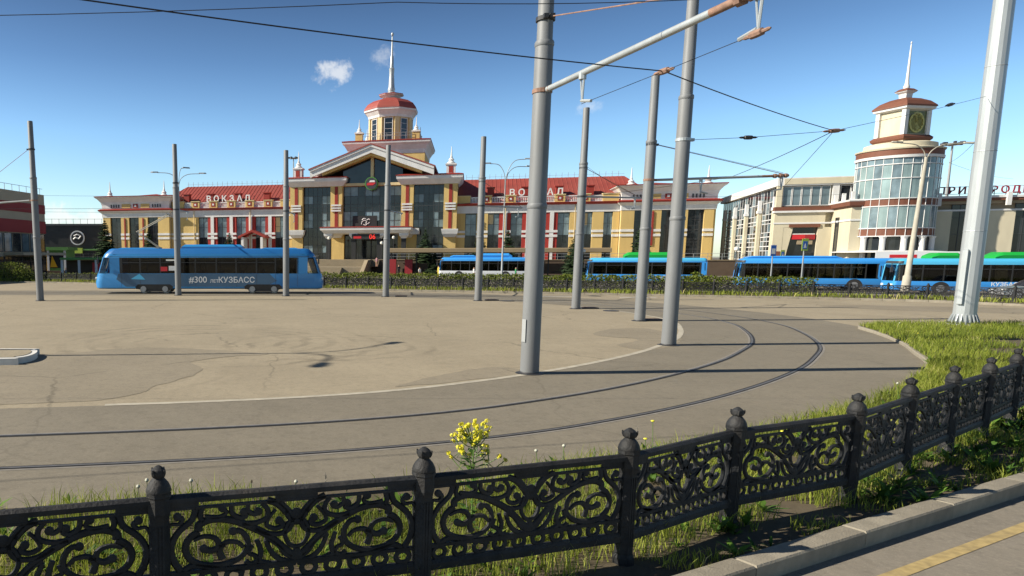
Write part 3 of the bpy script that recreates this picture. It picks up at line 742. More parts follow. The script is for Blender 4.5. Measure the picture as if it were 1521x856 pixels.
def arm(e, tip, z0, z1, r=.045, guy=None, hangers=(), rust=True):
    """bracket arm from the pole (local origin) to tip = (dx, dy) with z0 at the pole, z1 at the tip"""
    d = Vector((tip[0], tip[1], 0)); n = d.normalized(); a = n * .2 + Vector((0, 0, z0)); b = d + Vector((0, 0, z1))
    clamp(e, z0, .19, 'rust' if rust else 'dark_metal', (n.x, n.y))
    mb = MB(); mb.tube([a, b], r, 10); ar = mb.build('bracket_arm', 'galv' if r > .05 else 'lamp_grey', e, smooth=True)
    if rust:
        mb = MB(); c = a + (b - a) * .80; mb.tube([c, b], r * 1.03, 10); mb.build('rusty_sleeve', 'rust', ar, smooth=True)
        for t in (.9, .94, .98): c = a + (b - a) * t; mb = MB(); mb.tube([c - n * .05, c + n * .05], r * 1.7, 8); mb.build('arm_clamp', 'rust', ar)
    if guy:
        clamp(e, guy, .175, 'dark_metal', (n.x, n.y)); g0 = n * .19 + Vector((0, 0, guy)); mb = MB(); mb.tube([g0, a + (b - a) * .97 + Vector((0, 0, r))], .013, 6); mb.build('tie_rod', 'rust', ar)
    for t in hangers:
        c = a + (b - a) * t; mb = MB(); mb.tube([c, c - Vector((0, 0, .12))], r * 1.2, 8)
        mb.tube([c + n * .05 - Vector((0, 0, .05)), c - Vector((0, 0, .55)) + n * .02], .022, 6); mb.tube([c - n * .06 - Vector((0, 0, .05)), c - Vector((0, 0, .55)) + n * .02], .016, 6)
        mb.tube([c - Vector((0, 0, .52)), c - Vector((0, 0, .58)) + n * (.3 if t < .5 else -.3)], .032, 6)
        mb.build('hanger', 'galv', ar)
    return ar
poles = {}
poles['near'] = make_pole(5.35, 15.56, 10.4, 'thick grey steel pole carrying the long rusty bracket arm over the track curve', r=.20)
poles['bend'] = make_pole(11.13, 20.6, 10.4, 'grey steel pole at the kerb bend with a span wire to the big mast', r=.20)
poles['arm2'] = make_pole(14.11, 28.4, 9.5, 'grey steel pole with a level arm reaching towards the glass terminal')
poles['k1'] = make_pole(14.17, 34.96, 9.6, 'grey steel pole in front of the blue bus with the green roof tank')
poles['k2'] = make_pole(11.01, 41.32, 9.3, 'grey steel pole in front of the white and blue bus')
poles['k3'] = make_pole(6.18, 45.43, 9.45, 'grey steel pole in front of the station entrance portico')
poles['k4'] = make_pole(-.22, 46.2, 9.25, 'grey steel pole at the rear end of the blue tram')
poles['k5'] = make_pole(-7.37, 46.99, 9.75, 'grey steel pole in front of the middle of the blue tram', (0, -.006))
poles['k6'] = make_pole(-14.55, 41.32, 10.15, 'grey steel pole by the red and cream shop with a short rusty arm', (0, -.012))
MB().box(-.212, -.203, -.06, .06, .72, 1.22).build('number_plate', 'lamp_grey', poles['near'], rz=rad(22))
for key, dx, lab in (('k1', .75, 'small dark service hatch at the foot of the pole before the green-tank bus'), ('k2', .85, 'small dark service hatch at the foot of the pole before the white and blue bus'), ('k3', 1.0, 'small dark service hatch at the foot of the pole before the portico'), ('arm2', .6, 'small dark service hatch at the foot of the pole with the level arm')):
    p_ = poles[key].location; o = MB().bevbox(-.35, .35, -.28, .28, -.02, .07, .015).build('service_hatch', 'dark_metal', None, (p_.x + dx, p_.y + .15, 0)); tag(o, lab, 'hatch'); MB().box(-.27, .27, -.2, .2, .071, .082).build('lid', 'rust', o)
arm(poles['near'], (1.25, -5.35), 6.05, 6.28, .062, 7.5, (.22, .96))
arm(poles['arm2'], (5.6, .2), 5.55, 5.75, .05, 6.9, (.35, .95))
arm(poles['k1'], (4.1, 2.6), 5.45, 5.6, .045, 6.8, (.9,), False)
arm(poles['k2'], (3.6, 3.9), 5.45, 5.6, .045, 6.8, (.9,), False)
arm(poles['k3'], (1.6, 4.2), 5.45, 5.5, .045, None, (.9,), False)
arm(poles['k4'], (.6, 4.4), 5.45, 5.5, .045, None, (.9,), False)
arm(poles['k5'], (.2, 4.2), 5.6, 5.7, .045, 7.3, (.9,), False)
arm(poles['k6'], (-4.8, .6), 5.75, 5.55, .05, 8.6, (.9,), True)
clamp(poles['bend'], 5.85, .19, 'galv'); clamp(poles['near'], 7.5, .18, 'dark_metal', (-.3, -.95))

# the big galvanised floodlight mast
mx, my = 24.82, 25.94
e = empty('floodlight_mast', (mx, my, .085)); tag(e, 'huge tapered galvanised steel mast with ribbed base on the grass island', 'mast')
mb = MB(); mb.lathe([(.335, .05), (.262, 18.0)], 16); mb.build('shaft', 'galv', e)
mb = MB(); mb.lathe([(.52, -.02), (.52, .05)], 24); mb.build('base_flange', 'galv', e)
me_g = MB().prism([(.0, .05), (.11, .05), (.11, .16), (.02, .40), (0, .40)], 'y', -.012, .012).mesh('gusset', 'galv')
for k in range(20):
    a = 2 * math.pi * k / 20; put('gusset', me_g, e, (.325 * math.cos(a), .325 * math.sin(a), 0), a)
me_b = MB().lathe([(.028, .05), (.028, .11), (.012, .13)], 6).mesh('anchor_bolt', 'dark_metal')
for k in range(20): a = 2 * math.pi * (k + .5) / 20; put('anchor_bolt', me_b, e, (.455 * math.cos(a), .455 * math.sin(a), 0))
mb = MB()
for zz in (3.4, 6.2, 9.1, 12): mb.lathe([(.333 - .0041 * zz, zz - .01), (.346 - .0041 * zz, zz), (.333 - .0041 * zz, zz + .03)], 16)
mb.build('seam_ring', 'galv', e)
mb = MB(); mb.bevbox(-.42, -.30, -.08, .08, .75, 2.75, .03); mb.build('hatch_box', 'galv', e, rz=rad(20))
mb = MB(); mb.box(-.7, .7, -.7, .7, -.1, .012); structure(put('mast_footing', mb.mesh('mast_footing', 'kerb_concrete'), None, (mx, my, .085), .3))
structure(MB().box(26.2, 40, 25.1, 25.3, .05, .19).build('garden_kerb', 'kerb_concrete'))

# ------------------------------------------------------------------ wires
def wire(pts, r, label, m='wire', sag=0., n=10):
    P = []
    for a, b in zip(pts[:-1], pts[1:]):
        a, b = Vector(a), Vector(b)
        for k in range(n): t = k / n; q = a.lerp(b, t); q.z -= sag * 4 * t * (1 - t); P.append(q)
    P.append(Vector(pts[-1])); mb = MB(); mb.tube(P, r, 5); o = mb.build('wire', m)
    return tag(o, label, 'wire', 'wires of the tram overhead line')
P1, P2, P3 = (6.75, 13.3, 5.9), (15.15, 20.3, 6.05), (19.2, 31.5, 6.0)
wire([(-30, 4.3, 5.95), (-14, 6.9, 5.9), (-2.95, 9.4, 5.84), P1, P2, P3, (16.8, 40.6, 5.95), (12.2, 45.3, 5.95), (6.9, 48.4, 5.9), (.3, 49.6, 5.9), (-7.2, 50.1, 5.9), (-30, 50.2, 5.9)], .011, 'black contact wire strung above the tram loop', sag=.05)
wire([(-30, 12.0, 6.1), (-12, 12.0, 6.42), (1.73, 12.0, 6.64), (9, 12.2, 6.9)], .007, 'thin feeder wire high across the clear sky', sag=.1)
A0 = Vector((5.35, 15.56, 0)); T = Vector((1.25, -5.35, 0)); nT = T.normalized()
def arm_pt(t, dz): a = A0 + nT * .2 + Vector((0, 0, 6.05)); b = A0 + T + Vector((0, 0, 6.28)); q = a + (b - a) * t; return (q.x, q.y, q.z - dz)
w1a, w1b = arm_pt(.22, .58), arm_pt(.96, .58)
wire([w1a, P1, w1b], .006, 'thin pull-off wire between the hangers of the long rusty arm')
wire([(11.3, 20.6, 5.85), (12.9, 20.5, 5.9), P2, (21.3, 24.1, 7.4), (24.45, 25.8, 8.15)], .007, 'span wire from the pole at the kerb bend to the big mast')
wire([(14.3, 28.4, 6.92), (19.5, 28.6, 5.85)], .007, 'slanting stay wire over the level bracket arm')
wire([P2, (19.6, 28.6, 5.35)], .008, 'wire dropping from the span to the tip of the level arm')
wire([(14.3, 34.96, 6.9), (18.0, 37.4, 5.7), (40, 52, 7.0)], .007, 'thin wire running back over the buses', sag=.1)
wire([(24.9, 26, 7.2), (40, 44, 8.2), (70, 70, 10)], .008, 'wire from the big mast towards the clock tower', sag=.2)
wire([(-14.4, 41.4, 5.9), (-30, 60, 6.6), (-60, 95, 8)], .010, 'wire from the pole by the shop towards the kiosks', sag=.2)
wire([(-60, 110, 12.5), (-20, 108, 11.5), (-15, 107, 11.5)], .016, 'faint cable across the gap beside the station', sag=.3)
wire([(-60, 108, 9.6), (-15, 106, 9.0)], .016, 'lower faint cable across the gap beside the station', sag=.2)
def insulator(p, d, label, L_=.55, m='dark_metal'):
    d = Vector(d).normalized(); p = Vector(p); mb = MB()
    prof = [(-1, .012), (-.8, .03), (-.45, .03), (-.4, .055), (0, .06), (.4, .055), (.45, .03), (.8, .03), (1, .012)]
    mb.tube([p + d * (t * L_ / 2) for t, r in prof], [r for t, r in prof], 8); return tag(mb.build('insulator', m), label, 'insulator', 'insulators on the overhead wires')
insulator((12.9, 20.5, 5.9), (1, .1, .03), 'small dark insulator on the span wire beside the kerb-bend pole')
insulator((22.3, 24.75, 7.66), (6, 3.8, 1.4), 'dark insulator on the span wire close to the big mast', .9)
insulator(P1, (-T.x, -T.y, .1), 'rusty clamp holding the contact wire above the near curve', .5, 'rust')
insulator(P2, (1, .25, .1), 'rusty clamp where contact wire and span wire meet above the curve', .8, 'rust')
insulator((w1b[0], w1b[1], w1b[2]), (T.x * -1, T.y * -1, -.3), 'rusty insulator hanging at the tip of the long arm', .45, 'rust')

# ------------------------------------------------------------------ street lamps
def street_lamp(x, y, z, H, arms, label, m='lamp_grey', r=.10, lean=(0, 0), r_top=.05):
    e = empty('street_lamp', (x, y, z)); e.rotation_euler = (*lean, 0); tag(e, label, 'street lamp')
    mb = MB(); mb.lathe([(r * 1.5, 0), (r * 1.4, 1.1), (r, 1.2), (r_top, H)], 12); mb.build('post', m, e, smooth=True)
    for (dx, dy, dz) in arms:
        P = catmull([(0, 0, H - .3), (dx * .12, dy * .12, H + dz * .45), (dx * .45, dy * .45, H + dz * .92), (dx, dy, H + dz)], 5)
        mb = MB(); mb.tube(P, .035, 7); a = mb.build('lamp_arm', m, e, smooth=True)
        d = Vector((dx, dy, 0)).normalized(); c = Vector((dx, dy, H + dz)); s = Vector((-d.y, d.x, 0))
        mb = MB()
        mb.add([c - s * .09 - d * .1, c + s * .09 - d * .1, c + s * .17 + d * .45, c + s * .1 + d * .7, c - s * .1 + d * .7, c - s * .17 + d * .45] +
               [v + Vector((0, 0, .11)) for v in (c - s * .07 - d * .1, c + s * .07 - d * .1, c + s * .12 + d * .42, c + s * .07 + d * .62, c - s * .07 + d * .62, c - s * .12 + d * .42)],
               [(5, 4, 3, 2, 1, 0), (6, 7, 8, 9, 10, 11)] + [(i, (i + 1) % 6, 6 + (i + 1) % 6, 6 + i) for i in range(6)])
        mb.build('lamp_head', m, a)
    return e
street_lamp(-11.5, 75, LOW, 10.6, ((-2.2, 0, 1.0), (.5, .3, 1.5), (2.2, .1, .9)), 'slender three-armed street lamp behind the tram')
street_lamp(20.9, 70, LOW, 10.4, ((-1.5, .2, 1.5), (1.9, 0, 1.9), (2.3, .8, 1.3)), 'slender three-armed street lamp beside the white and blue bus')
street_lamp(45.7, 52.6, 0, 9.7, ((-2.0, 0, .9), (2.3, -.4, 1.0)), 'leaning concrete street lamp with two arms before the glass tower', 'concrete_pole', .19, (0, rad(2.5)), .11)
street_lamp(-13.6, 17.85, .15, 9.0, ((1.5, 1.9, .6), (-.6, -1.9, .6)), 'two-armed street lamp standing on the white kerbed traffic island')
def flood_mast(x, y, z, H, label):
    e = empty('lighting_mast', (x, y, z)); tag(e, label, 'mast', 'distant lighting masts')
    mb = MB(); mb.lathe([(.28, 0), (.11, H)], 10); mb.build('post', 'lamp_grey', e, smooth=True)
    mb = MB(); mb.lathe([(.9, H - .3), (.95, H - .2), (.9, H - .1), (.5, H - .1)], 14); mb.build('lamp_ring', 'lamp_grey', e)
    for k in range(6): a = k * math.pi / 3; MB().bevbox(-.28, .28, -.14, .14, -.2, .2, .03).build('floodlight', 'dark_metal', e, (1.05 * math.cos(a), 1.05 * math.sin(a), H - .1), a)
flood_mast(1.0, 182, LOW, 27.5, 'thin lighting mast with a ring of floodlights behind the station')
flood_mast(92, 101, LOW, 18.6, 'thin lighting mast with floodlights beside the clock tower')

# traffic island at the left with white kerb
isl = structure(empty('traffic_island', (-6.6, 17.7, 0)))
mb = MB(); pts = catmull([V2(0, -.78), V2(.18, -.1), V2(-.1, .75), V2(-.9, .95), V2(-9, 1.3), V2(-9.4, 0), V2(-9, -1.6), V2(-.8, -1.0)], 5, True)
mb.loft([[(p.x, p.y) for p in pts]] * 2, [0, .16]); mb.build('island_kerb', 'white_concrete', isl)
inn = [(p.x * .97 - .12, p.y * .80) for p in pts]; mb = MB(); mb.loft([inn, inn], [.1, .172]); mb.build('island_fill', 'plaza', isl)

# ------------------------------------------------------------------ road signs by the far hedge
def post_sign(x, y, z, H, kind, label):
    e = empty('road_sign', (x, y, z)); tag(e, label, 'sign')
    mb = MB(); mb.lathe([(.045, 0), (.04, H)], 8); mb.build('post', 'lamp_grey', e)
    if kind == 'blue':
        MB().bevbox(-.20, .20, -.06, -.04, H - .85, H - .05, .004).build('plate', 'sign_blue', e); MB().box(-.14, .14, -.064, -.061, H - .7, H - .3).build('pictogram', 'letter_white', e)
    else:
        MB().bevbox(-.22, .22, -.06, -.04, H - .85, H - .02, .004).build('backing_plate', 'sign_green', e)
        p = MB().bevbox(-.15, .15, -.075, -.062, H - .72, H - .2, .004).build('plate', 'sign_blue', e); MB().prism([(-.1, H - .65), (.1, H - .65), (0, H - .32)], 'y', -.08, -.0765).build('pictogram', 'letter_white', p)
post_sign(35.9, 53.0, LOW, 3.9, 'blue', 'small blue and white sign on a thin post before the plain blue bus')
post_sign(35.6, 49.4, .1, 3.7, 'green', 'pedestrian crossing sign with lime border on a post in the hedge')
post_sign(53.2, 77, LOW, 3.7, 'green', 'lime bordered crossing sign behind the plain blue bus')

# globe lamps on the station forecourt
def globe_lamp(x, y, z, H, lab):
    e = empty('globe_lamp', (x, y, z)); tag(e, lab, 'lamp', 'globe lamps on the forecourt')
    MB().lathe([(.09, 0), (.05, .2), (.045, H)], 8).build('post', 'dark_metal', e)
    MB().lathe([(.05, H), (.22, H + .1), (.28, H + .28), (.22, H + .47), (.05, H + .56)], 12).build('globe', 'light_lens', e, smooth=True)
for a_ in ((16.0, 124.0, 1.95, 2.6, 'short white globe lamp at the top of the forecourt stairs'), (18.4, 126.5, 1.95, 3.6, 'tall white globe lamp beside the portico columns'), (7.0, 127.0, 1.95, 3.5, 'white globe lamp before the left glass block of the station'),
           (52.6, 84, LOW, 3.6, 'white globe lamp before the glazed side of the terminal'), (42.9, 104, LOW, 3.5, 'white globe lamp above the green-tank bus')): globe_lamp(*a_)
# ------------------------------------------------------------------ vehicles
def rrect(x0, x1, hw, r, n=4):
    """rounded rectangle outline, counter-clockwise from the front (-x) left side"""
    out = []
    for cx, cy, a0 in ((x0 + r, -hw + r, math.pi), (x1 - r, -hw + r, 1.5 * math.pi), (x1 - r, hw - r, 0), (x0 + r, hw - r, .5 * math.pi)):
        for k in range(n + 1): a = a0 + k * math.pi / 2 / n; out.append((cx + r * math.cos(a), cy + r * math.sin(a)))
    return out
class Hull:
    def __init__(s, levels): s.lv = levels
    def at(s, z, grow=0.):
        L_ = s.lv
        for a, b in zip(L_[:-1], L_[1:]):
            if a[0] <= z <= b[0]:
                t = (z - a[0]) / (b[0] - a[0]); x0, x1, hw, r = [a[i] + (b[i] - a[i]) * t for i in range(1, 5)]; break
        return rrect(x0 - grow, x1 + grow, hw + grow, r + grow)
    def build(s, name, m, parent, z0=None, z1=None, grow=0.):
        zs = [z for z in [l[0] for l in s.lv] if (z0 is None or z > z0) and (z1 is None or z < z1)]
        if z0 is not None: zs = [z0] + zs
        if z1 is not None: zs = zs + [z1]
        mb = MB(); mb.loft([s.at(z, grow) for z in zs], zs); return mb.build(name, m, parent, smooth=True)
    def end_patch(s, name, m, parent, z0, z1, end, depth=.5, grow=.014, inset=0):
        """curved pane wrapping round the front (end=-1) or rear"""
        zs = [z0 + (z1 - z0) * k / 6 for k in range(7)]; rows = []
        for z in zs:
            P = s.at(z, grow); n = len(P); q = n // 4
            seq = [P[(i) % n] for i in range(3 * q, n)] + [P[i] for i in range(0, q)] if end < 0 else P[q:3 * q]
            rows.append([(p[0], p[1], z) for p in seq])
        k = len(rows[0]); mb = MB(); mb.add([p for r in rows for p in r], [(a * k + i, a * k + i + 1, (a + 1) * k + i + 1, (a + 1) * k + i) for a in range(6) for i in range(k - 1)])
        return mb.build(name, m, parent, smooth=True)
def side_panes(parent, xs, z0, z1, hw, m, gap=.04, side=-1, r=.06, band=True, bandmat='frame_dark'):
    """a window band: dark band part with a pane sub-part for every window"""
    x0, x1 = xs[0], xs[-1]
    yb = side * (hw + .004); yp = side * (hw + .010)
    b = MB().box(x0 - .05, x1 + .05, min(yb, side * (hw - .02)), max(yb, side * (hw - .02)), z0 - .05, z1 + .05).build('window_band', bandmat, parent)
    for a, c in zip(xs[:-1], xs[1:]):
        g = gap
        pts = [(a + g + r, z0), (c - g - r, z0), (c - g, z0 + r), (c - g, z1 - r), (c - g - r, z1), (a + g + r, z1), (a + g, z1 - r), (a + g, z0 + r)]
        MB().prism(pts, 'y', min(yp, yb), max(yp, yb)).build('pane', m, b)
    return b
def wheel(parent, x, y, r, side, z=0.):
    w = MB().prism([(x + r * math.cos(2 * math.pi * k / 20), z + r + r * math.sin(2 * math.pi * k / 20)) for k in range(20)], 'y', y - .14, y + .14).build('wheel', 'tyre', parent)
    yy = y + side * .141
    MB().prism([(x + r * .58 * math.cos(2 * math.pi * k / 16), z + r + r * .58 * math.sin(2 * math.pi * k / 16)) for k in range(16)], 'y', min(yy, yy + side * .012), max(yy, yy + side * .012)).build('rim', 'hub', w)

def interior(parent, x0, x1, z0, z1, hw):
    n = int((x1 - x0) / 1.3)
    for k in range(n):
        x = x0 + (k + .5) * (x1 - x0) / n
        for y in (-hw * .62, hw * .62): MB().bevbox(x - .1, x + .08, y - .4, y + .4, z0 + .002, z0 + random.uniform(.16, .26), .03).build('seat_back', random.choice(('seat_red', 'seat_blue')), parent)
        if k % 2: MB().tube([(x + .3, -.35, z0), (x + .3, -.35, z1)], .03, 6).build('handrail', 'rail_yellow', parent)
    MB().box(x0, x1, -.5, -.42, z1 - .22, z1 - .16).build('grab_rail', 'rail_yellow', parent)
def window_zone(parent, xs, z0, z1, hw, m, zb0, zb1):
    '''open glazed band: a pillar at every division and a pane in every bay, on both sides'''
    for sd in (-1, 1):
        y0, y1 = sorted((sd * hw, sd * (hw - .07)))
        for i, x in enumerate(xs): w = .05 if 0 < i < len(xs) - 1 else .09; MB().box(x - w, x + w, y0, y1, zb0, zb1).build('pillar', 'black_clad', parent)
        for a, b in zip(xs[:-1], xs[1:]):
            ya, yb = sorted((sd * (hw - .02), sd * (hw - .012)))
            p = MB().box(a + .051, b - .051, ya, yb, zb0 + .002, zb1 - .002).build('pane', 'glass_clear', parent)
            if sd < 0 and b - a > 1.0: MB().box(a + .06, b - .06, ya - .006, ya - .001, zb1 - .36, zb1 - .33).build('vent_bar', 'frame_dark', p)
# --- the tram
T = empty('tram', (-5.55, 50.05, 0), rad(-.6)); tag(T, 'blue low tram with slanted ends and white hashtag lettering on its side', 'tram')
H = Hull([(.34, -7.72, 7.72, 1.10, .5), (.42, -7.86, 7.86, 1.22, .55), (.75, -7.92, 7.92, 1.25, .6), (1.15, -7.86, 7.86, 1.25, .62), (1.45, -7.76, 7.76, 1.25, .62), (2.45, -7.42, 7.42, 1.25, .64), (2.72, -7.26, 7.26, 1.25, .64),
          (2.80, -7.18, 7.18, 1.22, .62), (3.05, -6.92, 6.92, 1.10, .55), (3.10, -6.75, 6.75, .95, .45)])
H.build('body', 'tram_blue', T, z1=1.40)
H.build('upper_band', 'tram_blue', T, z0=2.49, z1=2.74)
H.build('roof', 'tram_roof', T, z0=2.742)
interior(T, -5.6, 5.8, 1.40, 2.49, 1.2)
MB().box(-6.55, 6.55, -1.262, -1.2495, 2.70, 2.73).build('gutter', 'tram_blue', T)
# dark printed lower side with lighter ends
MB().prism([(-5.7, .50), (3.9, .50), (4.7, .9), (4.2, 1.385), (-6.2, 1.385), (-6.35, 1.0)], 'y', -1.256, -1.2495).build('side_livery', 'tram_panel', T)
MB().prism([(-5.35, 1.02), (-4.35, .98), (-4.75, 1.38)], 'y', -1.260, -1.2565).build('livery_emblem', 'bus_cyan', T)
window_zone(T, [-6.0, -4.7, -3.3, -2.1, -.9, .55, 1.9, 3.3, 4.6, 5.35, 6.1], 1.52, 2.42, 1.25, 'glass_clear', 1.402, 2.488)
for sx in (-1, 1):
    for sd in (-1, 1):
        y0, y1 = sorted((sd * 1.25, sd * 1.15)); x0, x1 = sorted((sx * 6.05, sx * 6.80)); MB().box(x0 + (.06 if sx > 0 else 0), x1 - (.06 if sx < 0 else 0), y0, y1, 1.402, 2.488).build('cab_pillar', 'tram_blue', T)
        MB().tube([(sx * 7.58, sd * 1.04, 1.40), (sx * 7.24, sd * 1.04, 2.50)], .055, 6).build('corner_pillar', 'tram_blue', T)
    H.end_patch('windscreen', 'glass_clear', T, 1.402, 2.488, sx, grow=-.01)
    MB().bevbox(sx * 6.1 - .25, sx * 6.1 + .25, -.35, .35, 1.465, 2.0, .05).build('driver_seat', 'seat_red', T)
    mb = MB(); mb.bevbox(sx * 7.80 - .1, sx * 7.80 + .1, -.95, -.62, .98, 1.14, .03); mb.bevbox(sx * 7.80 - .1, sx * 7.80 + .1, .62, .95, .98, 1.14, .03); mb.build('headlight', 'light_lens', T)
    mb = MB(); mb.tube([(sx * 7.2, -1.2, 2.55), (sx * 7.55, -1.42, 2.6), (sx * 7.55, -1.42, 2.3)], .025, 6); mb.bevbox(sx * 7.55 - .05, sx * 7.55 + .05, -1.5, -1.34, 2.05, 2.4, .02); mb.build('mirror', 'dark_metal', T)
for x0, x1 in ((-1.9, 2.35), (-6.3, -3.6), (3.6, 6.2)):
    hh = .32 if x0 == -1.9 else .10
    mb = MB(); mb.loft([[(x0, -.85), (x1, -.85), (x1, .85), (x0, .85)], [(x0 + .02, -.86), (x1 - .02, -.86), (x1 - .02, .86), (x0 + .02, .86)], [(x0 + .25, -.66), (x1 - .25, -.66), (x1 - .25, .66), (x0 + .25, .66)]], [3.03, 3.04 + hh * .6, 3.06 + hh])
    mb.build('roof_pod', 'tram_blue', T)
for cx in (-3.75, 3.75):
    mb = MB(); mb.box(cx - 1.15, cx + 1.15, -1.02, 1.02, .30, .62); mb.box(cx - .9, cx + .9, -1.262, -1.1, .16, .5); bg = mb.build('bogie', 'underframe', T)
    for dx in (-.75, .75):
        for sd in (-1, 1): 
            w = MB().prism([(cx + dx + .32 * math.cos(2 * math.pi * k / 16), .35 + .32 * math.sin(2 * math.pi * k / 16)) for k in range(16)], 'y', sd * .84 - .06, sd * .84 + .06).build('wheel', 'hub', bg)
    MB().prism([(cx - 1.3, .5), (cx - 1.1, .66), (cx + 1.1, .66), (cx + 1.3, .5), (cx + 1.25, .33), (cx - 1.25, .33)], 'y', -1.266, -1.2575).build('wheel_opening', 'underframe', T)
for x in (-6.0, -4.7, -2.1, -.9, 1.9, 3.3, 4.6, 6.1): MB().box(x - .008, x + .008, -1.2595, -1.2565 if x < 4.2 and x > -5.9 else -1.2505, .52, 1.38).build('panel_seam', 'frame_dark', T)
MB().box(-6.9, 6.9, -1.256, -1.2505, 2.56, 2.59).build('gutter_line', 'frame_dark', T)
for x in (-4.5, -3.0, 3.0, 4.5): MB().prism([(x + .2 * math.cos(2 * math.pi * k / 14), .34 + .2 * math.sin(2 * math.pi * k / 14)) for k in range(14)], 'y', -1.275, -1.2665).build('axle_box', 'hub', T)
# pantograph
pg = MB(); pg.box(-4.7, -3.5, -.6, .6, 3.06, 3.2)
for y in (-.35, .35): pg.tube([(-3.6, y, 3.2), (-5.1, y * .9, 4.25), (-2.9, y, 5.42)], .035, 6)
pg.tube([(-2.9, -.85, 5.45), (-2.9, .85, 5.45)], .04, 6); pg.build('pantograph', 'concrete_pole', T)
# lettering and notices
put_text('lettering', '#300', .60, .004, 'letter_white', T, (-1.35, -1.2565, .78), bold=.006, align='LEFT')
put_text('lettering', 'ЛЕТ', .30, .004, 'letter_white', T, (.10, -1.2565, .78), bold=.004, align='LEFT')
put_text('lettering', 'КУЗБАСС', .54, .004, 'letter_white', T, (.66, -1.2565, .78), bold=.006, align='LEFT')
MB().box(-3.28, -2.82, -1.262, -1.255, 1.56, 1.86).build('window_notice', 'emblem_red', T); MB().box(-2.72, -2.16, -1.262, -1.255, 1.60, 1.92).build('window_notice', 'letter_white', T)
MB().box(-2.9, -2.0, -1.262, -1.255, 2.26, 2.36).build('route_board', 'light_lens', T)

# --- buses
def bus(loc, rz, L_, label, body, roof, pods, band_xs, lower=None, text=None, grille=False, skirt=None, pane='glass_vehicle', wheels=None, roofz=2.86):
    B = empty('bus', loc, rz); tag(B, label, 'bus', 'buses at the stops in front of the station')
    h = L_ / 2; H = Hull([(.30, -h + .1, h - .05, 1.2, .25), (.38, -h, h, 1.25, .28), (1.0, -h + .02, h, 1.25, .3), (2.3, -h + .16, h - .05, 1.25, .32), (2.62, -h + .22, h - .08, 1.24, .32), (2.78, -h + .4, h - .15, 1.16, .3), (roofz, -h + .6, h - .3, 1.0, .25)])
    H.build('body', lower or body, B, z1=1.05); H.build('upper_band', body, B, z0=2.38, z1=2.5); H.build('roof', roof, B, z0=2.501)
    xs = [x * L_ for x in band_xs]; window_zone(B, xs, 1.1, 2.38, 1.25, pane, 1.052, 2.378); interior(B, xs[0] + .8, xs[-1], 1.052, 2.378, 1.2)
    MB().box(xs[-1] + .05, h - .12, -1.248, 1.248, 1.052, 2.378).build('rear_body', body, B)
    for sd in (-1, 1): MB().tube([(-h + .10, sd * 1.12, 1.05), (-h + .24, sd * 1.12, 2.38)], .07, 6).build('corner_pillar', body, B)
    H.end_patch('windscreen', 'glass_clear', B, 1.052, 2.378, -1, grow=-.01); H.end_patch('rear_window', pane, B, 1.5, 2.3, 1)
    H.end_patch('destination_board', 'frame_dark', B, 2.44, 2.66, -1, grow=.02)
    wx = wheels or (-h + 2.7, h - 3.2)
    for x in wx:
        MB().prism([(x + .62 * math.cos(math.pi * k / 14), .36 + .66 * math.sin(math.pi * k / 14)) for k in range(15)], 'y', -1.262, -1.2525).build('wheel_arch', 'underframe', B)
        for sd in (-1, 1): wheel(B, x, sd * 1.12, .48, sd)
    for y in (-.95, .75): MB().bevbox(-h - .03, -h + .06, y - .12, y + .2, .62, .82, .02).build('headlight', 'light_lens', B)
    mb = MB(); mb.tube([(-h + .4, -1.2, 2.5), (-h - .25, -1.35, 2.45), (-h - .25, -1.38, 2.1)], .03, 6); mb.bevbox(-h - .32, -h - .18, -1.5, -1.28, 1.75, 2.15, .02); mb.build('mirror', 'dark_metal', B)
    for (x0, x1, m, hh) in pods:
        mb = MB(); pr = [(-.85, roofz - .06), (-.95, roofz + hh * .5), (-.75, roofz + hh), (.75, roofz + hh), (.95, roofz + hh * .5), (.85, roofz - .06)]
        mb.add([(x0 * L_, p[0], p[1]) for p in pr] + [(x0 * L_ + .3, p[0] * .97, p[1] if p[1] < roofz else p[1]) for p in pr], [])
        mb = MB(); ya = [(x0 * L_, .55), (x0 * L_ + .45, 1.0), (x1 * L_ - .45, 1.0), (x1 * L_, .45)]
        vs_ = []
        for X, k in ya: vs_ += [(X, p[0], (roofz - .06) + (p[1] - roofz + .06) * k) for p in pr]
        fs = [(a * 6 + i, a * 6 + i + 1, a * 6 + 7 + i, a * 6 + 6 + i) for a in range(3) for i in range(5)] + [(5, 4, 3, 2, 1, 0), (18, 19, 20, 21, 22, 23)]
        mb.add(vs_, fs); mb.build('roof_pod', m, B)
    if grille:
        g = MB().box(h - 1.55, h - .3, -1.258, -1.2525, 1.15, 2.3).build('engine_grille', 'bus_blue', B)
        for k in range(6): MB().box(h - 1.42 + k * .18, h - 1.33 + k * .18, -1.264, -1.2585, 1.25, 2.2).build('grille_slot', 'dark_metal', g)
    if text:
        for (s, x, z, sz) in text: put_text('lettering', s, sz, .003, 'letter_white', B, (x, -1.2545, z), bold=.005)
    return B
bus((26.7, 97.6, LOW), rad(-16), 12, 'white bus with a blue roof and blue roof box standing at the stop', 'bus_blue', 'bus_blue', ((-.38, -.08, 'bus_blue', .30), (-.06, .30, 'bus_blue', .55)),
    [-.47, -.36, -.26, -.16, -.06, .05, .15, .26, .36, .47], lower='bus_white')
bus((39.5, 79.2, LOW), rad(-20), 12, 'blue bus with a large green roof tank at the stop', 'bus_blue', 'bus_cyan', ((-.18, .26, 'bus_green', .60),), [-.45, -.33, -.2, -.08, .05, .17, .30, .44], text=(('КУЗБАСС', 1.2, .55, .5),))
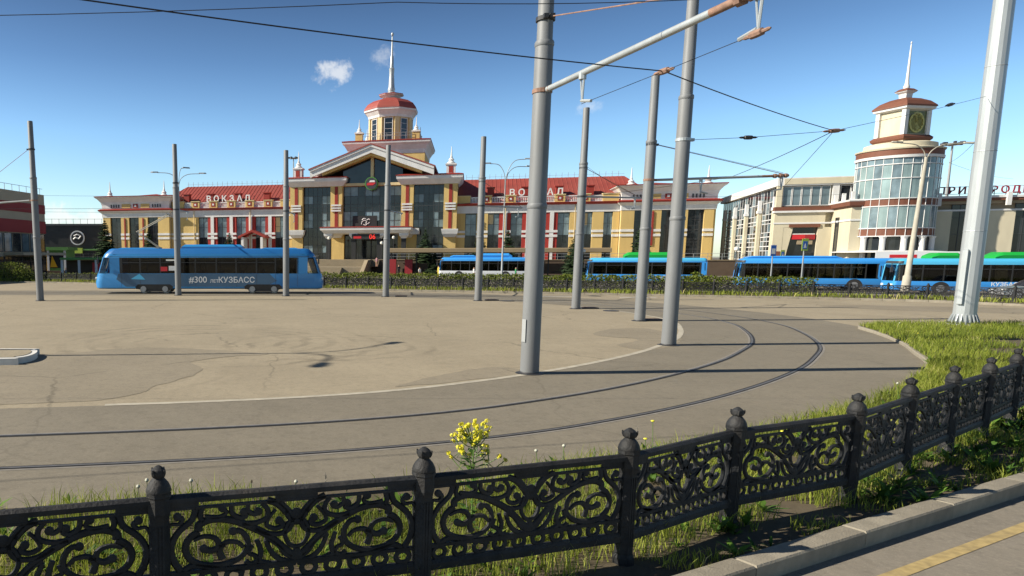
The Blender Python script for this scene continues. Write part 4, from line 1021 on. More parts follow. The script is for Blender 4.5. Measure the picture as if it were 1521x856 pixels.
bus((48.2, 65.6, LOW), rad(-22), 12.2, 'plain blue bus with a dark slatted grille at its rear', 'bus_blue', 'bus_blue', ((-.44, .16, 'bus_blue', .20),), [-.46, -.37, -.28, -.18, -.08, .01, .11, .21, .30, .37], grille=True)
bus((55.2, 56.6, LOW), rad(-20), 12.4, 'light blue bus with green roof tanks partly hidden by the big mast', 'bus_cyan', 'bus_cyan', ((-.30, -.13, 'bus_green', .45), (.02, .26, 'bus_green', .50)), [-.46, -.35, -.24, -.13, -.01, .10, .21, .32, .44], lower='bus_blue', text=(('КУЗБАСС', 1.0, .72, .42),), wheels=(-3.1, 2.9))

# --- silver car at the right
Cc = empty('car', (52.6, 50.0, LOW), rad(-18)); tag(Cc, 'silver saloon car beside the light blue bus', 'car')
prof = [(-2.15, .35), (-2.2, .62), (-2.0, .80), (-1.0, .93), (-.35, 1.36), (.75, 1.40), (1.45, 1.02), (2.1, .95), (2.2, .6), (2.1, .33)]
mb = MB(); n = len(prof); ys = ((-.82, .90), (-.87, 1.0), (.87, 1.0), (.82, .90)); vs_ = []
for (y, k) in ((-.80, .96), (-.87, 1), (.87, 1), (.80, .96)): vs_ += [(p[0] * k, y * (1 if p[1] < .95 else .82), p[1]) for p in prof]
mb.add(vs_, [tuple(range(n - 1, -1, -1)), tuple(range(3 * n, 4 * n))] + [(a * n + i, a * n + (i + 1) % n, (a + 1) * n + (i + 1) % n, (a + 1) * n + i) for a in range(3) for i in range(n)]); mb.build('body', 'silver', Cc)
for sd in (-1, 1):
    for pts in ([(-.82, .97), (-.28, 1.30), (.18, 1.32), (.18, .97)], [(.24, .97), (.24, 1.32), (.72, 1.34), (1.25, 1.0)]):
        a, b = sd * .80, sd * .845
        MB().prism(pts, 'y', min(a, b), max(a, b)).build('side_window', 'glass_vehicle', Cc)
    for x in (-1.35, 1.35): wheel(Cc, x, sd * .76, .31, sd)
    MB().bevbox(-2.2, -2.05, sd * .7 - .15, sd * .7 + .1, .60, .74, .02).build('headlight', 'light_lens', Cc)
MB().quad((-.98, -.68, .955), (-.98, .68, .955), (-.37, .62, 1.365), (-.37, -.62, 1.365)).build('windscreen', 'glass_vehicle', Cc, (-.01, 0, .012))
# ------------------------------------------------------------------ railway station
S = empty('railway_station', (15.43, 135.0, 0), rad(-14.21)); tag(S, 'long yellow railway station with red roofs, glass gable and spired central tower', 'building')
Z0 = 1.95
def part(name, m, *boxes, parent=None):
    mb = MB()
    for b in boxes: mb.box(*b)
    return mb.build(name, m, parent or S)
_win = {}
def window(parent, uc, y, z0, z1, w, cols=2, rows=(.25, .5, .75), pane='glass_dark', name='window', ft=.07, frame='frame_dark', reflection_and_blind=False):
    key = (round(w, 2), round(z1 - z0, 2), cols, rows, pane, ft, frame)
    if key not in _win:
        h = z1 - z0; p = MB().box(-w / 2, w / 2, 0, .05, 0, h).mesh('pane', pane); f = MB()
        f.box(-w / 2, -w / 2 + ft, -.06, -.002, 0, h); f.box(w / 2 - ft, w / 2, -.06, -.002, 0, h)
        f.box(-w / 2 + ft, w / 2 - ft, -.06, -.002, 0, ft); f.box(-w / 2 + ft, w / 2 - ft, -.06, -.002, h - ft, h)
        for k in range(1, cols): f.box(-w / 2 + k * w / cols - ft * .4, -w / 2 + k * w / cols + ft * .4, -.05, -.002, ft, h - ft)
        for r in rows: f.box(-w / 2 + ft, w / 2 - ft, -.045, -.002, r * h - ft * .4, r * h + ft * .4)
        _win[key] = (p, f.mesh('window_frame', frame))
    p, f = _win[key]; o = put(name, p, parent, (uc, y, z0)); put('window_frame', f, o)
    if reflection_and_blind:
        hh = z1 - z0; MB().box(-w / 2 + ft, w / 2 - ft, -.012, -.003, hh * random.uniform(.50, .54), hh * .97).build('sky_reflection_pane', 'glass_blue', o)  # pale blue upper half stands in for the sky reflected in the glass
        if random.random() < .35: MB().box(-w / 2 + ft, -.03, -.02, -.013, hh * random.uniform(.62, .8), hh * .97).build('blind', 'cream_wall', o)
    return o
me_needle = MB().lathe([(.75, 0), (.75, .25), (.55, .35), (.42, .55), (.55, .75), (.40, .95), (.22, 1.1), (.26, 1.25), (.16, 1.4), (.05, 3.2), (.0, 3.3)], 10).mesh('finial', 'white_trim', True)
def finial(u, y, z, s=1.0): put('finial', me_needle, S, (u, y, z), 0, (s, s, s))

for sg in (-1, 1):
    U = lambda a, b: (min(sg * a, sg * b), max(sg * a, sg * b))
    # ---- side wing
    wy = .9; WE = 40.9 if sg < 0 else 43.2
    part('wall', 'cream_wall', (*U(15.3, WE + .3), wy + .55, 22, Z0 - 1.2, 12.0))
    wins = [(18.1 + 4.0 * k, 2.0) for k in range(5)] + ([(38.1, 1.5), (41.4, 1.5)] if sg > 0 else [(39.6, 1.3)])
    for c, w in wins: window(S, sg * c, wy + .42, Z0, 10.3, w, 2, (.28, .52, .76), reflection_and_blind=True)
    edges = []; cur = 15.6
    for c, w in wins: edges.append((cur, c - w / 2)); cur = c + w / 2
    edges.append((cur, WE))
    for i, (a, b) in enumerate(edges):
        red = 1 <= i <= 4 and (sg < 0 or 2 <= i <= 4)
        if red:
            third = (b - a) / 3
            for q in (0, 2): part('red_pier_panel', 'red_panel', (*U(a + third * q + (.02 if q else 0), a + third * (q + 1) - .02), wy + .08, wy + .53, Z0, 10.3))
            part('pilaster', 'white_trim', (*U(a + third, a + 2 * third), wy - .06, wy + .53, Z0, 10.3))
        else:
            p = part('pier', 'yellow_wall', (*U(a, b), wy, wy + .53, Z0, 10.3))
        for zz in (5.95, 6.75): part('band', 'white_trim', (*U(a - .03, b + .03), wy - .12, wy + .5, zz, zz + .42))
    part('frieze', 'white_trim', (*U(15.6, WE), wy - .05, wy + .55, 10.302, 11.62))
    mb = MB(); mb.ring_rect(*U(15.6, WE), wy, 21.5, [(.05, 11.625), (.6, 11.8), (.75, 12.02), (.70, 12.06)]); mb.build('cornice', 'red_trim', S)
    # downpipes
    for u in (24.1 - .0, 35.9):
        mb = MB(); mb.tube([(sg * u, wy - .15, 11.6), (sg * u, wy - .28, 10.9), (sg * u, wy - .18, 10.2), (sg * u, wy - .18, Z0)], .075, 6); mb.build('downpipe', 'cream_wall', S)
    # parapet: pedestals with star panels, white balusters between
    ped = [16.6 + (WE - 18.2) / 6 * k for k in range(7)]
    for i, c in enumerate(ped):
        big = i in (0, 6); w = 1.3 if big else .85
        p = part('pedestal', 'yellow_wall', (*U(c - w, c + w), wy - .35, wy + .45, 12.06, 13.30))
        part('pedestal_cap', 'cream_wall', (*U(c - w - .1, c + w + .1), wy - .45, wy + .55, 13.302, 13.45), parent=p)
        if not big:
            q = part('star_panel', 'red_trim', (*U(c - .42, c + .42), wy - .40, wy - .352, 12.32, 13.12), parent=p)
            MB().prism([(sg * c + r * math.sin(math.pi * k / 5), 12.72 + r * math.cos(math.pi * k / 5)) for k, r in enumerate((.28, .12) * 5)], 'y', wy - .43, wy - .402).build('star', 'letter_white', q) if False else part('star', 'letter_white', (*U(c - .17, c + .17), wy - .43, wy - .402, 12.55, 12.9), parent=p)
    for a, b in zip(ped[:-1], ped[1:]):
        mb = MB(); lo, hi = U(a + (1.3 if a == ped[0] else .85), b - (1.3 if b == ped[-1] else .85))
        mb.box(lo, hi, wy - .1, wy + .1, 12.06, 12.2); mb.box(lo, hi, wy - .14, wy + .14, 13.02, 13.18)
        nb = 8
        for k in range(nb): x = lo + (k + .5) * (hi - lo) / nb; mb.box(x - .07, x + .07, wy - .07, wy + .07, 12.2, 13.02)
        mb.build('balustrade', 'white_trim', S)
    # roof with hipped outer end
    a, b = 14.5, (46.0 if sg < 0 else 50.0); ey0, ey1, ry = wy + .9, 21.6, 11.2; ez, rz_ = 12.4, 17.35
    pts = [(sg * a, ey0, ez), (sg * b, ey0, ez), (sg * b, ey1, ez), (sg * a, ey1, ez), (sg * a, ry, rz_), (sg * (b - 4.5), ry, rz_)]
    fs = [(0, 1, 5, 4), (1, 2, 5), (2, 3, 4, 5), (3, 0, 4), (3, 2, 1, 0)]
    if sg < 0: fs = [tuple(reversed(f)) for f in fs]
    rf = MB().add(pts, fs).build('roof', 'red_roof', S)
    mb = MB(); u = a + .5
    while u < b - .2:
        t1 = 1.0 if u < b - 4.5 else (b - u) / 4.5; q0 = Vector((sg * u, ey0, ez + .02)); q1 = Vector((sg * u, ey0 + (ry - ey0) * t1, ez + (rz_ - ez) * t1 + .02)); mb.tube([q0, q1], .05, 4); u += .75
    mb.build('roof_seam', 'red_roof', rf)
    mb = MB(); u = 17.
    while u < b - 4.4: mb.box(sg * u - .03, sg * u + .03, ry - .03, ry + .03, rz_ - .05, rz_ + .95); u += 1.1
    mb.box(*U(17, b - 4.5), ry - .02, ry + .02, rz_ + .42, rz_ + .46); mb.build('ridge_railing', 'lamp_grey', rf)
    for u in (21.5, 27.6, 33.4, 38.6):
        zc = ez + (rz_ - ez) * .25; part('roof_vent', 'red_trim', (sg * u - .6, sg * u + .6, ey0 + 1.6, ey0 + 2.8, zc - .3, zc + 1.35), (sg * u - .75, sg * u + .75, ey0 + 1.45, ey0 + 2.95, zc + 1.352, zc + 1.5), parent=rf)
    word = 'ВОКЗАЛ'
    for i, ch in enumerate(word):
        cx = sg * 28.6 + (i - 2.5) * 1.62 + (.6 if sg > 0 else -.2)
        put_text('letter', ch, 1.6, .10, 'letter_white', S, (cx, wy + .2, 13.35), bold=.03)
    mb = MB()
    for i in range(8): x = sg * 28.6 - 5 + i * 1.45; mb.box(x - .03, x + .03, wy + .35, wy + .41, 12.2, 14.4)
    mb.box(sg * 28.6 - 5.3, sg * 28.6 + 5.4, wy + .35, wy + .41, 13.3, 13.38); mb.build('letter_frame', 'dark_metal', S)
    # ---- corner pavilion
    pa, pb = (41.0, 55.5) if sg < 0 else (43.3, 57.7)
    part('pavilion_wall', 'cream_wall', (*U(pa, pb), .55, 20, Z0 - 1.2, 11.7))
    pw = [(44.6, 2.3), (48.8, 2.2), (52.9, 2.4)] if sg < 0 else [(46.2, 1.6), (50.6, 1.9), (55.0, 2.5)]
    for c, w in pw: window(S, sg * c, .42, Z0, 10.4, w, 2, (.2, .4, .6, .8))
    edges = []; cur = pa
    for c, w in pw: edges.append((cur, c - w / 2)); cur = c + w / 2
    edges.append((cur, pb))
    for i, (a, b) in enumerate(edges):
        p = part('pier', 'yellow_wall', (*U(a, b), 0, .53, Z0, 10.4))
        for zz in (5.95, 6.75): part('band', 'white_trim', (*U(a - .03, b + .03), -.12, .5, zz, zz + .42), parent=p)
        if 0 < i < 3:
            c = (a + b) / 2; part('red_stripe', 'red_trim', (*U(c - .14, c + .14), -.15, -.002, 4.4, 10.2), parent=p)
    # outer end wall
    part('end_wall', 'yellow_wall', (*U(pb - .02, pb + .3), .1, 20, Z0, 10.4))
    mb = MB(); mb.ring_rect(*U(pa, pb + .3), 0, 20, [(.06, 10.402), (.12, 11.2), (.5, 11.55), (.62, 11.7)]); mb.build('frieze', 'white_trim', S)
    mb = MB(); mb.ring_rect(*U(pa, pb + .3), 0, 20, [(.65, 11.702), (.75, 11.95), (.3, 12.15)]); mb.build('cornice', 'red_trim', S)
    mb = MB(); mb.ring_rect(*U(pa, pb + .3), 0, 20, [(.05, 12.1), (.10, 12.9), (.28, 13.5), (.75, 14.1), (1.1, 14.35), (1.15, 14.5)]); mb.build('attic', 'white_trim', S)
    mb = MB(); mb.ring_rect(*U(pa, pb + .3), 0, 20, [(1.22, 14.502), (1.25, 14.66), (-.3, 14.8)]); mb.build('attic_cap', 'red_trim', S)
    mid = sg * (pa + pb) / 2
    for k in (-1, 1):
        for j in range(4): part('attic_slot', 'frame_dark', (mid + k * 4.6 + (j - 1.5) * .55 - .12, mid + k * 4.6 + (j - 1.5) * .55 + .12, -.2, -.03, 12.35, 13.0))
        part('attic_panel', 'yellow_wall', (mid + k * 2.1 - .95, mid + k * 2.1 + .95, -.22, -.03, 12.3, 13.1))
    q = part('attic_star_panel', 'red_trim', (mid - .5, mid + .5, -.25, -.03, 12.28, 13.1)); part('star', 'letter_white', (mid - .2, mid + .2, -.29, -.252, 12.52, 12.88), parent=q)
    for u in (pa + 1.5, pb - .9): finial(sg * u, 1.2, 14.66, .95)
    # pavilion roof behind the attic
    MB().add([(sg * (pa + .4), 2, 14.6), (sg * (pb - .4), 2, 14.6), (sg * (pb - .4), 18, 14.6), (sg * (pa + .4), 18, 14.6), (sg * (pa + pb) / 2, 10, 15.9)], [(0, 1, 4), (1, 2, 4), (2, 3, 4), (3, 0, 4)]).build('pavilion_roof', 'red_roof', S)

    # ---- centre: glass block with piers
    bx = U(5.5, 15.6)
    part('block_wall', 'yellow_wall', (*bx, .9, 24, Z0 - 1.2, 15.6))
    for a, b in ((5.5, 7.75), (13.2, 15.6)):
        p = part('block_pier', 'yellow_wall', (*U(a, b), -.7, .88, 7.5, 15.6)); c = (a + b) / 2
        part('red_stripe', 'red_trim', (*U(c - .30, c + .30), -.76, -.702, 7.6, 15.5), parent=p)
        for zz in (10.9, 11.4, 11.9): part('band', 'white_trim', (*U(c - .95, c + .95), -.95, -.762, zz, zz + .3), parent=p)
        mb = MB(); mb.ring_rect(*U(a, b), -.6, .85, [(-.25, 6.0), (0, 6.35), (.15, 6.6), (.3, 7.3), (.32, 7.498)]); mb.build('capital', 'white_trim', S)
        part('block_wall_lower', 'yellow_wall', (*U(a + .1, b - .1), .1, .88, Z0, 6.3))
    # curtain wall: panes in a mullion grid, some of them lighter opening sashes
    gx0, gx1 = 7.75, 13.2; rows = [Z0, 3.2, 4.6, 6.2, 7.9, 9.3, 10.7, 12.4, 13.9, 15.6]; cols = 6; cwid = (gx1 - gx0) / cols
    for i in range(cols):
        for j in range(len(rows) - 1):
            light = (j in (7, 4, 5, 1) and i in (0, 1, 4, 5) and not (j == 5 and i in (0, 5)))
            x0, x1 = U(gx0 + i * cwid + .03, gx0 + (i + 1) * cwid - .03)
            part('pane', 'glass_blue' if light else 'glass_dark', (x0, x1, .5, .56, rows[j] + .03, rows[j + 1] - .03))
    mb = MB()
    for i in range(cols + 1): x = sg * (gx0 + i * cwid); mb.box(x - .035, x + .035, .44, .58, Z0, 15.6)
    for z in rows: mb.box(*U(gx0, gx1), .45, .575, z - .035, z + .035)
    mb.build('mullion_grid', 'frame_dark', S)
    mb = MB(); mb.ring_rect(*bx, -.6, 20, [(.1, 15.602), (.25, 15.8), (.75, 16.4), (.85, 16.6), (.9, 17.1)]); mb.build('block_cornice', 'white_trim', S)
    mb = MB(); mb.ring_rect(*bx, -.6, 20, [(.98, 17.102), (1.0, 17.25), (.2, 17.45)]); mb.build('block_cornice_cap', 'red_trim', S)
    p = part('finial_pedestal', 'white_trim', (sg * 14.3 - .8, sg * 14.3 + .8, 0, 1.6, 17.4, 19.0)); part('red_stripe', 'red_trim', (sg * 14.3 - .38, sg * 14.3 + .38, -.05, -.002, 17.6, 18.8), parent=p)
    part('pedestal_cap', 'white_trim', (sg * 14.3 - .98, sg * 14.3 + .98, -.18, 1.78, 19.002, 19.25), parent=p); finial(sg * 14.3, .8, 19.25, .95)
# centre bay glass
part('bay_wall', 'frame_dark', (-5.5, 5.5, 1.2, 22, Z0 - 1.2, 18.5))
rows = [7.9, 9.2, 10.9, 12.3, 13.8, 15.55]; cw = 11.0 / 8
for i in range(8):
    for j in range(5):
        light = j in (0, 1, 4) and i in (0, 1, 3, 4, 6, 7) and not (j == 0 and 2 < i < 6)
        part('pane', 'glass_blue' if light else 'glass_dark', (-5.5 + i * cw + .03, -5.5 + (i + 1) * cw - .03, .8, .86, rows[j] + .03, rows[j + 1] - .03))
mb = MB()
for i in range(9): x = -5.5 + i * cw; mb.box(x - .035, x + .035, .74, .88, 7.9, 15.6)
for z in rows: mb.box(-5.5, 5.5, .75, .875, z - .035, z + .035)
mb.build('mullion_grid', 'frame_dark', S)
part('bay_beam', 'cream_wall', (-5.9, 5.9, -.3, .73, 15.6, 16.1))
for sx in (-1, 1):
    x0, x1 = (-5.6, -.28) if sx < 0 else (.28, 5.6)
    MB().prism([(x0, 16.1), (x1, 16.1), (x1, 20.6 if sx < 0 else 18.6), (x0, 18.6 if sx < 0 else 20.6)], 'y', .6, .7).build('gable_pane', 'glass_dark', S)
part('gable_post', 'cream_wall', (-.27, .27, -.2, .72, 16.102, 20.9))
AP, EV, EU = 22.75, 18.55, 11.4
def chev(t0, t1, eu=EU): k = (AP - EV) / EU; return [(-eu, AP - k * eu - t0), (0, AP - t0), (eu, AP - k * eu - t0), (eu, AP - k * eu - t1), (0, AP - t1), (-eu, AP - k * eu - t1)]
def chev_box(name, m, t0, t1, y0, y1, eu=EU):
    P = chev(t0, t1, eu); mb = MB()
    mb.prism([P[0], P[1], P[4], P[5]], 'y', y0, y1); mb.prism([P[1], P[2], P[3], P[4]], 'y', y0, y1); return mb.build(name, m, S)
chev_box('gable_roof', 'red_roof', -.22, -.004, -2.6, 22, EU + .25)
chev_box('gable_fascia', 'white_trim', 0, .42, -2.5, -1.9)
chev_box('gable_board', 'white_trim', .425, 1.45, -2.3, -1.7)
chev_box('gable_soffit', 'yellow_wall', .43, 1.9, -1.69, .55, 9.2)
chev_box('gable_side', 'white_trim', .43, 1.3, .56, 21, EU - .4)
# emblem on the gable
em = MB(); em.prism([(1.18 * math.cos(2 * math.pi * k / 28), 15.9 + 1.18 * math.sin(2 * math.pi * k / 28)) for k in range(28)], 'y', -1.2, -.3); em = em.build('emblem', 'emblem_green', S)
MB().prism([(1.06 * math.cos(2 * math.pi * k / 28), 15.9 + 1.06 * math.sin(2 * math.pi * k / 28)) for k in range(28)], 'y', -1.24, -1.205).build('emblem_disc', 'frame_dark', em)
MB().prism([(-.8, 15.55), (.3, 15.55), (.75, 15.85), (.75, 16.05), (-.5, 16.05), (-.8, 15.9)], 'y', -1.28, -1.245).build('emblem_red_mark', 'emblem_red', em)
MB().prism([(-.4, 16.12), (.7, 16.12), (.6, 16.45), (-.2, 16.45)], 'y', -1.28, -1.245).build('emblem_white_mark', 'letter_white', em)
# sign board over the portico with a white line emblem
sb = part('sign_board', 'black_clad', (-3.6, 1.0, .1, .35, 7.95, 10.1))
mb = MB()
for P in ([(-1.9, 8.5), (-1.8, 9.0), (-1.3, 9.25), (-.9, 9.0), (-1.1, 8.7), (-.7, 8.6), (-.4, 8.9)], [(-1.8, 9.3), (-1.5, 9.6), (-1.1, 9.5)], [(-.9, 9.3), (-.5, 9.5), (-.3, 9.3)], [(-1.6, 8.5), (-1.2, 8.35), (-.9, 8.45)]):
    Q = catmull([(p[0], .08, p[1]) for p in P], 4); mb.tube(Q, .075, 5)
mb.build('sign_mark', 'letter_white', sb)
# portico
mb = MB(); mb.ring_rect(-7.6, 7.2, -6.6, -.75, [(.1, 6.62), (.25, 6.75), (.6, 7.15), (.75, 7.2), (.78, 7.62)]); pc = mb.build('portico_roof', 'white_trim', S)
mb = MB(); mb.ring_rect(-7.6, 7.2, -6.6, -.75, [(.84, 7.622), (.86, 7.75), (.0, 7.85)]); mb.build('portico_cap', 'red_trim', pc)
part('portico_side', 'white_trim', (7.2, 9.0, -3.0, -.72, 6.5, 7.6))
for u in (-7.0, -2.35, 2.3, 6.6):
    c = part('column', 'black_clad', (u - .42, u + .42, -6.3, -5.46, Z0, 5.7)); mb = MB(); mb.ring_rect(u - .42, u + .42, -6.3, -5.46, [(.02, 5.702), (.1, 5.9), (.35, 6.2), (.4, 6.615)]); mb.build('capital', 'white_trim', c)
part('entrance_wall', 'yellow_wall', (-7.6, -5.2, .0, 1.19, Z0, 7.8)); part('entrance_wall', 'yellow_wall', (5.0, 8.4, -.2, 1.19, Z0, 7.8))
for k in range(6):
    window(S, -4.3 + k * 1.7, .5, Z0, 6.4, 1.6, 2, (.55, .8), name='entrance_door', pane='glass_dark')
lb = part('led_board', 'black_clad', (-2.6, 2.4, -6.78, -6.62, 5.55, 6.5)); put_text('led_digits', '06', 1.15, .02, 'lamp_red', lb, (1.1, -6.80, 5.62), bold=.02); MB().box(-2.3, -.9, -6.80, -6.781, 5.7, 6.15).build('led_dim_field', 'emblem_red', lb)
# tower behind the gable
ty = 26.0; tu = .4
part('tower_base', 'yellow_wall', (tu - 8, tu + 8, ty - 8, ty + 8, 15, 23.8))
mb = MB(); mb.ring_rect(tu - 8, tu + 8, ty - 8, ty + 8, [(.05, 23.802), (.15, 24.6), (.7, 25.5), (1.1, 25.9), (1.15, 26.25)]); mb.build('tower_base_cornice', 'white_trim', S)
mb = MB(); mb.ring_rect(tu - 8, tu + 8, ty - 8, ty + 8, [(1.2, 26.252), (1.25, 26.45), (0, 26.7)]); mb.build('tower_base_cap', 'red_trim', S)
for sx in (-1, 1):
    for sy in (-1, 1):
        px_, py_ = tu + sx * 6.0, ty + sy * 6.0
        p = part('finial_pedestal', 'yellow_wall', (px_ - .75, px_ + .75, py_ - .75, py_ + .75, 26.6, 28.3)); part('pedestal_cap', 'white_trim', (px_ - .9, px_ + .9, py_ - .9, py_ + .9, 28.302, 28.6), parent=p); finial(px_, py_, 28.6, .85)
mb = MB()
for z in (27.6, 28.2): mb.box(tu - 5.2, tu + 5.2, ty - 7.03, ty - 6.97, z, z + .06)
for k in range(9): x = tu - 5.2 + k * 1.3; mb.box(x - .03, x + .03, ty - 7.03, ty - 6.97, 26.6, 28.26)
mb.build('tower_railing', 'lamp_grey', S)
def octa(r, ph=math.pi / 8): return [(tu + r * math.cos(ph + k * math.pi / 4), ty + r * math.sin(ph + k * math.pi / 4)) for k in range(8)]
R8 = 5.0
mb = MB(); mb.loft([octa(R8 - .25)] * 2, [26.6, 32.0]); mb.build('drum', 'yellow_wall', S)
ap = (R8 - .25) * math.cos(math.pi / 8)
me_dp = MB().box(-.8, .8, -.06, .06, 0, 4.9).mesh('drum_window', 'glass_dark'); f = MB()
for x in (-.86, .86): f.box(x - .07, x + .07, -.14, .05, 0, 4.9)
for z in (0, 4.8): f.box(-.86, .86, -.12, .05, z, z + .12)
for z in (1.3, 2.6, 3.8): f.box(-.8, .8, -.08, .05, z, z + .05)
me_df = f.mesh('window_frame', 'white_trim')
me_pl = MB().box(-.5, .5, -.16, .14, 0, 5.35).mesh('drum_pilaster', 'cream_wall')
for k in range(8):
    a = k * math.pi / 4; o = put('drum_window', me_dp, S, (tu + ap * math.cos(a), ty + ap * math.sin(a), 26.9), a + math.pi / 2); put('window_frame', me_df, o)
    a2 = a + math.pi / 8; put('drum_pilaster', me_pl, S, (tu + (R8 - .3) * math.cos(a2), ty + (R8 - .3) * math.sin(a2), 26.62), a2 + math.pi / 2)
mb = MB(); pr = [(R8 + .05, 32.0), (R8 + .15, 32.5), (R8 + .7, 33.2), (R8 + 1.0, 33.4), (R8 + 1.05, 33.75)]; mb.loft([octa(r) for r, z in pr], [z for r, z in pr]); mb.build('drum_cornice', 'white_trim', S)
mb = MB(); pr = [(R8 + 1.12, 33.752), (R8 + .95, 34.2), (R8 + .25, 35.1), (R8 - 1.0, 35.85), (R8 - 2.6, 36.35)]; mb.loft([octa(r) for r, z in pr], [z for r, z in pr]); dm = mb.build('dome', 'red_roof', S)
mb = MB(); pr = [(1.6, 36.2), (1.7, 36.5), (2.2, 36.95), (2.7, 37.1), (2.75, 37.2)]; mb.loft([octa(r) for r, z in pr], [z for r, z in pr]); ln_ = mb.build('lantern', 'white_trim', S)
mb = MB(); pr = [(2.8, 37.202), (2.8, 37.34), (1.0, 37.6)]; mb.loft([octa(r) for r, z in pr], [z for r, z in pr]); mb.build('lantern_cap', 'red_trim', ln_)
MB().lathe([(.95, 37.5), (.95, 37.8), (.7, 38.0), (.82, 38.5), (.66, 39.0), (.52, 41.5), (.56, 42.6), (.62, 42.8), (.42, 43.0), (.33, 45.4), (.21, 45.6), (.14, 49.4), (.08, 49.5), (.28, 49.75), (.30, 50.0), (.18, 50.25), (.01, 50.3)], 14, (tu, ty)).build('spire', 'galv', S, smooth=True)
# small red-roofed kiosk porch on the left wing
mb = MB(); mb.prism([(-25.8, 6.4), (-23.0, 7.6), (-20.2, 6.4), (-20.2, 6.0), (-23.0, 7.2), (-25.8, 6.0)], 'y', -2.0, .8); pr_ = mb.build('side_porch_roof', 'red_trim', S)
part('porch_post', 'white_trim', (-25.2, -24.7, -1.8, .85, Z0, 6.2)); part('porch_post', 'white_trim', (-21.3, -20.8, -1.8, .85, Z0, 6.2))

# ------------------------------------------------------------------ forecourt terrace with stairs, walls and rails (structure)
F_ = structure(empty('forecourt', (15.43, 135.0, 0), rad(-14.21)))
def fpart(name, m, *boxes):
    mb = MB()
    for b in boxes: mb.box(*b)
    return mb.build(name, m, F_)
fpart('terrace', 'terrace', (-60, 62, -11, 22, LOW, Z0 - .02))
fpart('lower_terrace', 'stair', (-20, 1.0, -19, -11.02, LOW, .75))
for k in range(6): fpart('step', 'stair', (-9.5, 3.0, -12.6 + k * .32 - .6, -11.02, .75 + k * .2, .75 + k * .2 + .19))
for k in range(5): fpart('step', 'stair', (-12, -2.2, -21.4 + k * .5, -19.02, LOW + k * .24, LOW + k * .24 + .235))
MB().prism([(-22.2, LOW), (-19.0, LOW), (-11.2, LOW), (-11.2, 2.0), (-16.2, 1.9), (-22.2, -.3)], 'x', 1.1, 1.7).build('stair_cheek', 'terrace', F_)
fpart('retaining_wall', 'brown_wall', (1.72, 60, -11.4, -11.02, LOW, 1.9))
fpart('coping', 'terrace', (1.72, 60, -11.5, -10.9, 1.902, 2.0)); fpart('coping', 'terrace', (-60, -9.6, -11.5, -10.9, Z0 - .018, 2.02))
mb = MB()
for z in (2.45, 2.95): mb.box(4, 60, -11.25, -11.2, z, z + .05)
for k in range(29): x = 4 + k * 2.0; mb.box(x - .03, x + .03, -11.25, -11.2, 2.0, 3.0)
mb.build('railing', 'lamp_grey', F_)
mb = MB()
for z in (2.45, 2.95): mb.box(-60, -10, -11.25, -11.2, z, z + .05)
for k in range(26): x = -60 + k * 2.0; mb.box(x - .03, x + .03, -11.25, -11.2, 2.0, 3.0)
mb.build('railing', 'dark_metal', F_)

# long brown canopy over the bus platform
cp = empty('platform_canopy', (32.2, 110.5, LOW), rad(-14)); tag(cp, 'long flat brown canopy over the bus platform in front of the station', 'canopy')
MB().bevbox(-17.2, 16.0, -2.2, 2.2, 3.55, 4.25, .08).build('canopy_roof', 'canopy_brown', cp)
for k in range(9):
    x = -16.4 + k * 4.0; mb = MB(); mb.tube([(x, .8, 0), (x, .8, 3.55)], .10, 8); mb.build('post', 'dark_metal', cp)
MB().box(-16.9, 15.5, 1.9, 2.0, .3, 1.9).build('back_panel', 'brown_wall', cp)
for x in (-16.2, -13.6): MB().bevbox(x - .6, x + .6, .2, 1.2, 0, 2.5, .04).build('ticket_kiosk', 'shop_red', cp)
cv = empty('notice_stand', (24.4, 105.5, LOW), rad(-14)); tag(cv, 'leaning red-brown advertising stand by the platform', 'stand')
MB().prism([(-1.1, 0), (1.3, 0), (-.9, 2.6), (-1.1, 2.6)], 'y', -.06, .06).build('board', 'rust', cv); MB().box(-1.0, .5, .07, .3, 0, .12).build('foot', 'dark_metal', cv)

# ------------------------------------------------------------------ suburban terminal at the right
ang = math.atan2(-.353, .935)
W = empty('suburban_terminal', (64.3, 95.0, 0), ang); tag(W, 'beige suburban terminal with a round glass tower, clock cube and spire', 'building')
def wpart(name, m, *boxes, parent=None):
    mb = MB()
    for b in boxes: mb.box(*b)
    return mb.build(name, m, parent or W)
HT = 12.7
# main block: its left side wall is a lit glass grid with stone pilasters
wpart('main_block', 'beige_stone', (.45, 12.4, .4, 35, LOW, HT - 1.0))
wpart('parapet', 'white_trim', (-.15, 12.6, -.15, 35.2, HT - 1.0 + .002, HT)); wpart('parapet_band', 'beige_stone', (.6, 12.7, -.22, -.152, HT - .85, HT - .12))
rows = [.9, 2.1, 3.3, 4.6, 5.8, 7.0, 8.3, 9.9, 11.68]; ny = 22; dy = 34.6 / ny
for j in range(len(rows) - 1):
    for i in range(ny):
        wpart('side_pane', 'glass_dark' if (i + j) % 3 else 'glass_blue', (.36, .42, .3 + i * dy + .05, .3 + (i + 1) * dy - .05, rows[j] + .05, rows[j + 1] - .05))
mb = MB()
for i in range(ny + 1): y = .3 + i * dy; mb.box(.325, .449, y - .032, y + .032, LOW, 11.69)
for k, z in enumerate(rows): mb.box(.315, .449, .3, 34.9, z - .04, z + .04)
for z in (5.2, 7.5, 3.9): mb.box(.29, .3149, .3, 34.9, z - .06, z + .06)
mb.build('side_mullions', 'white_trim', W)
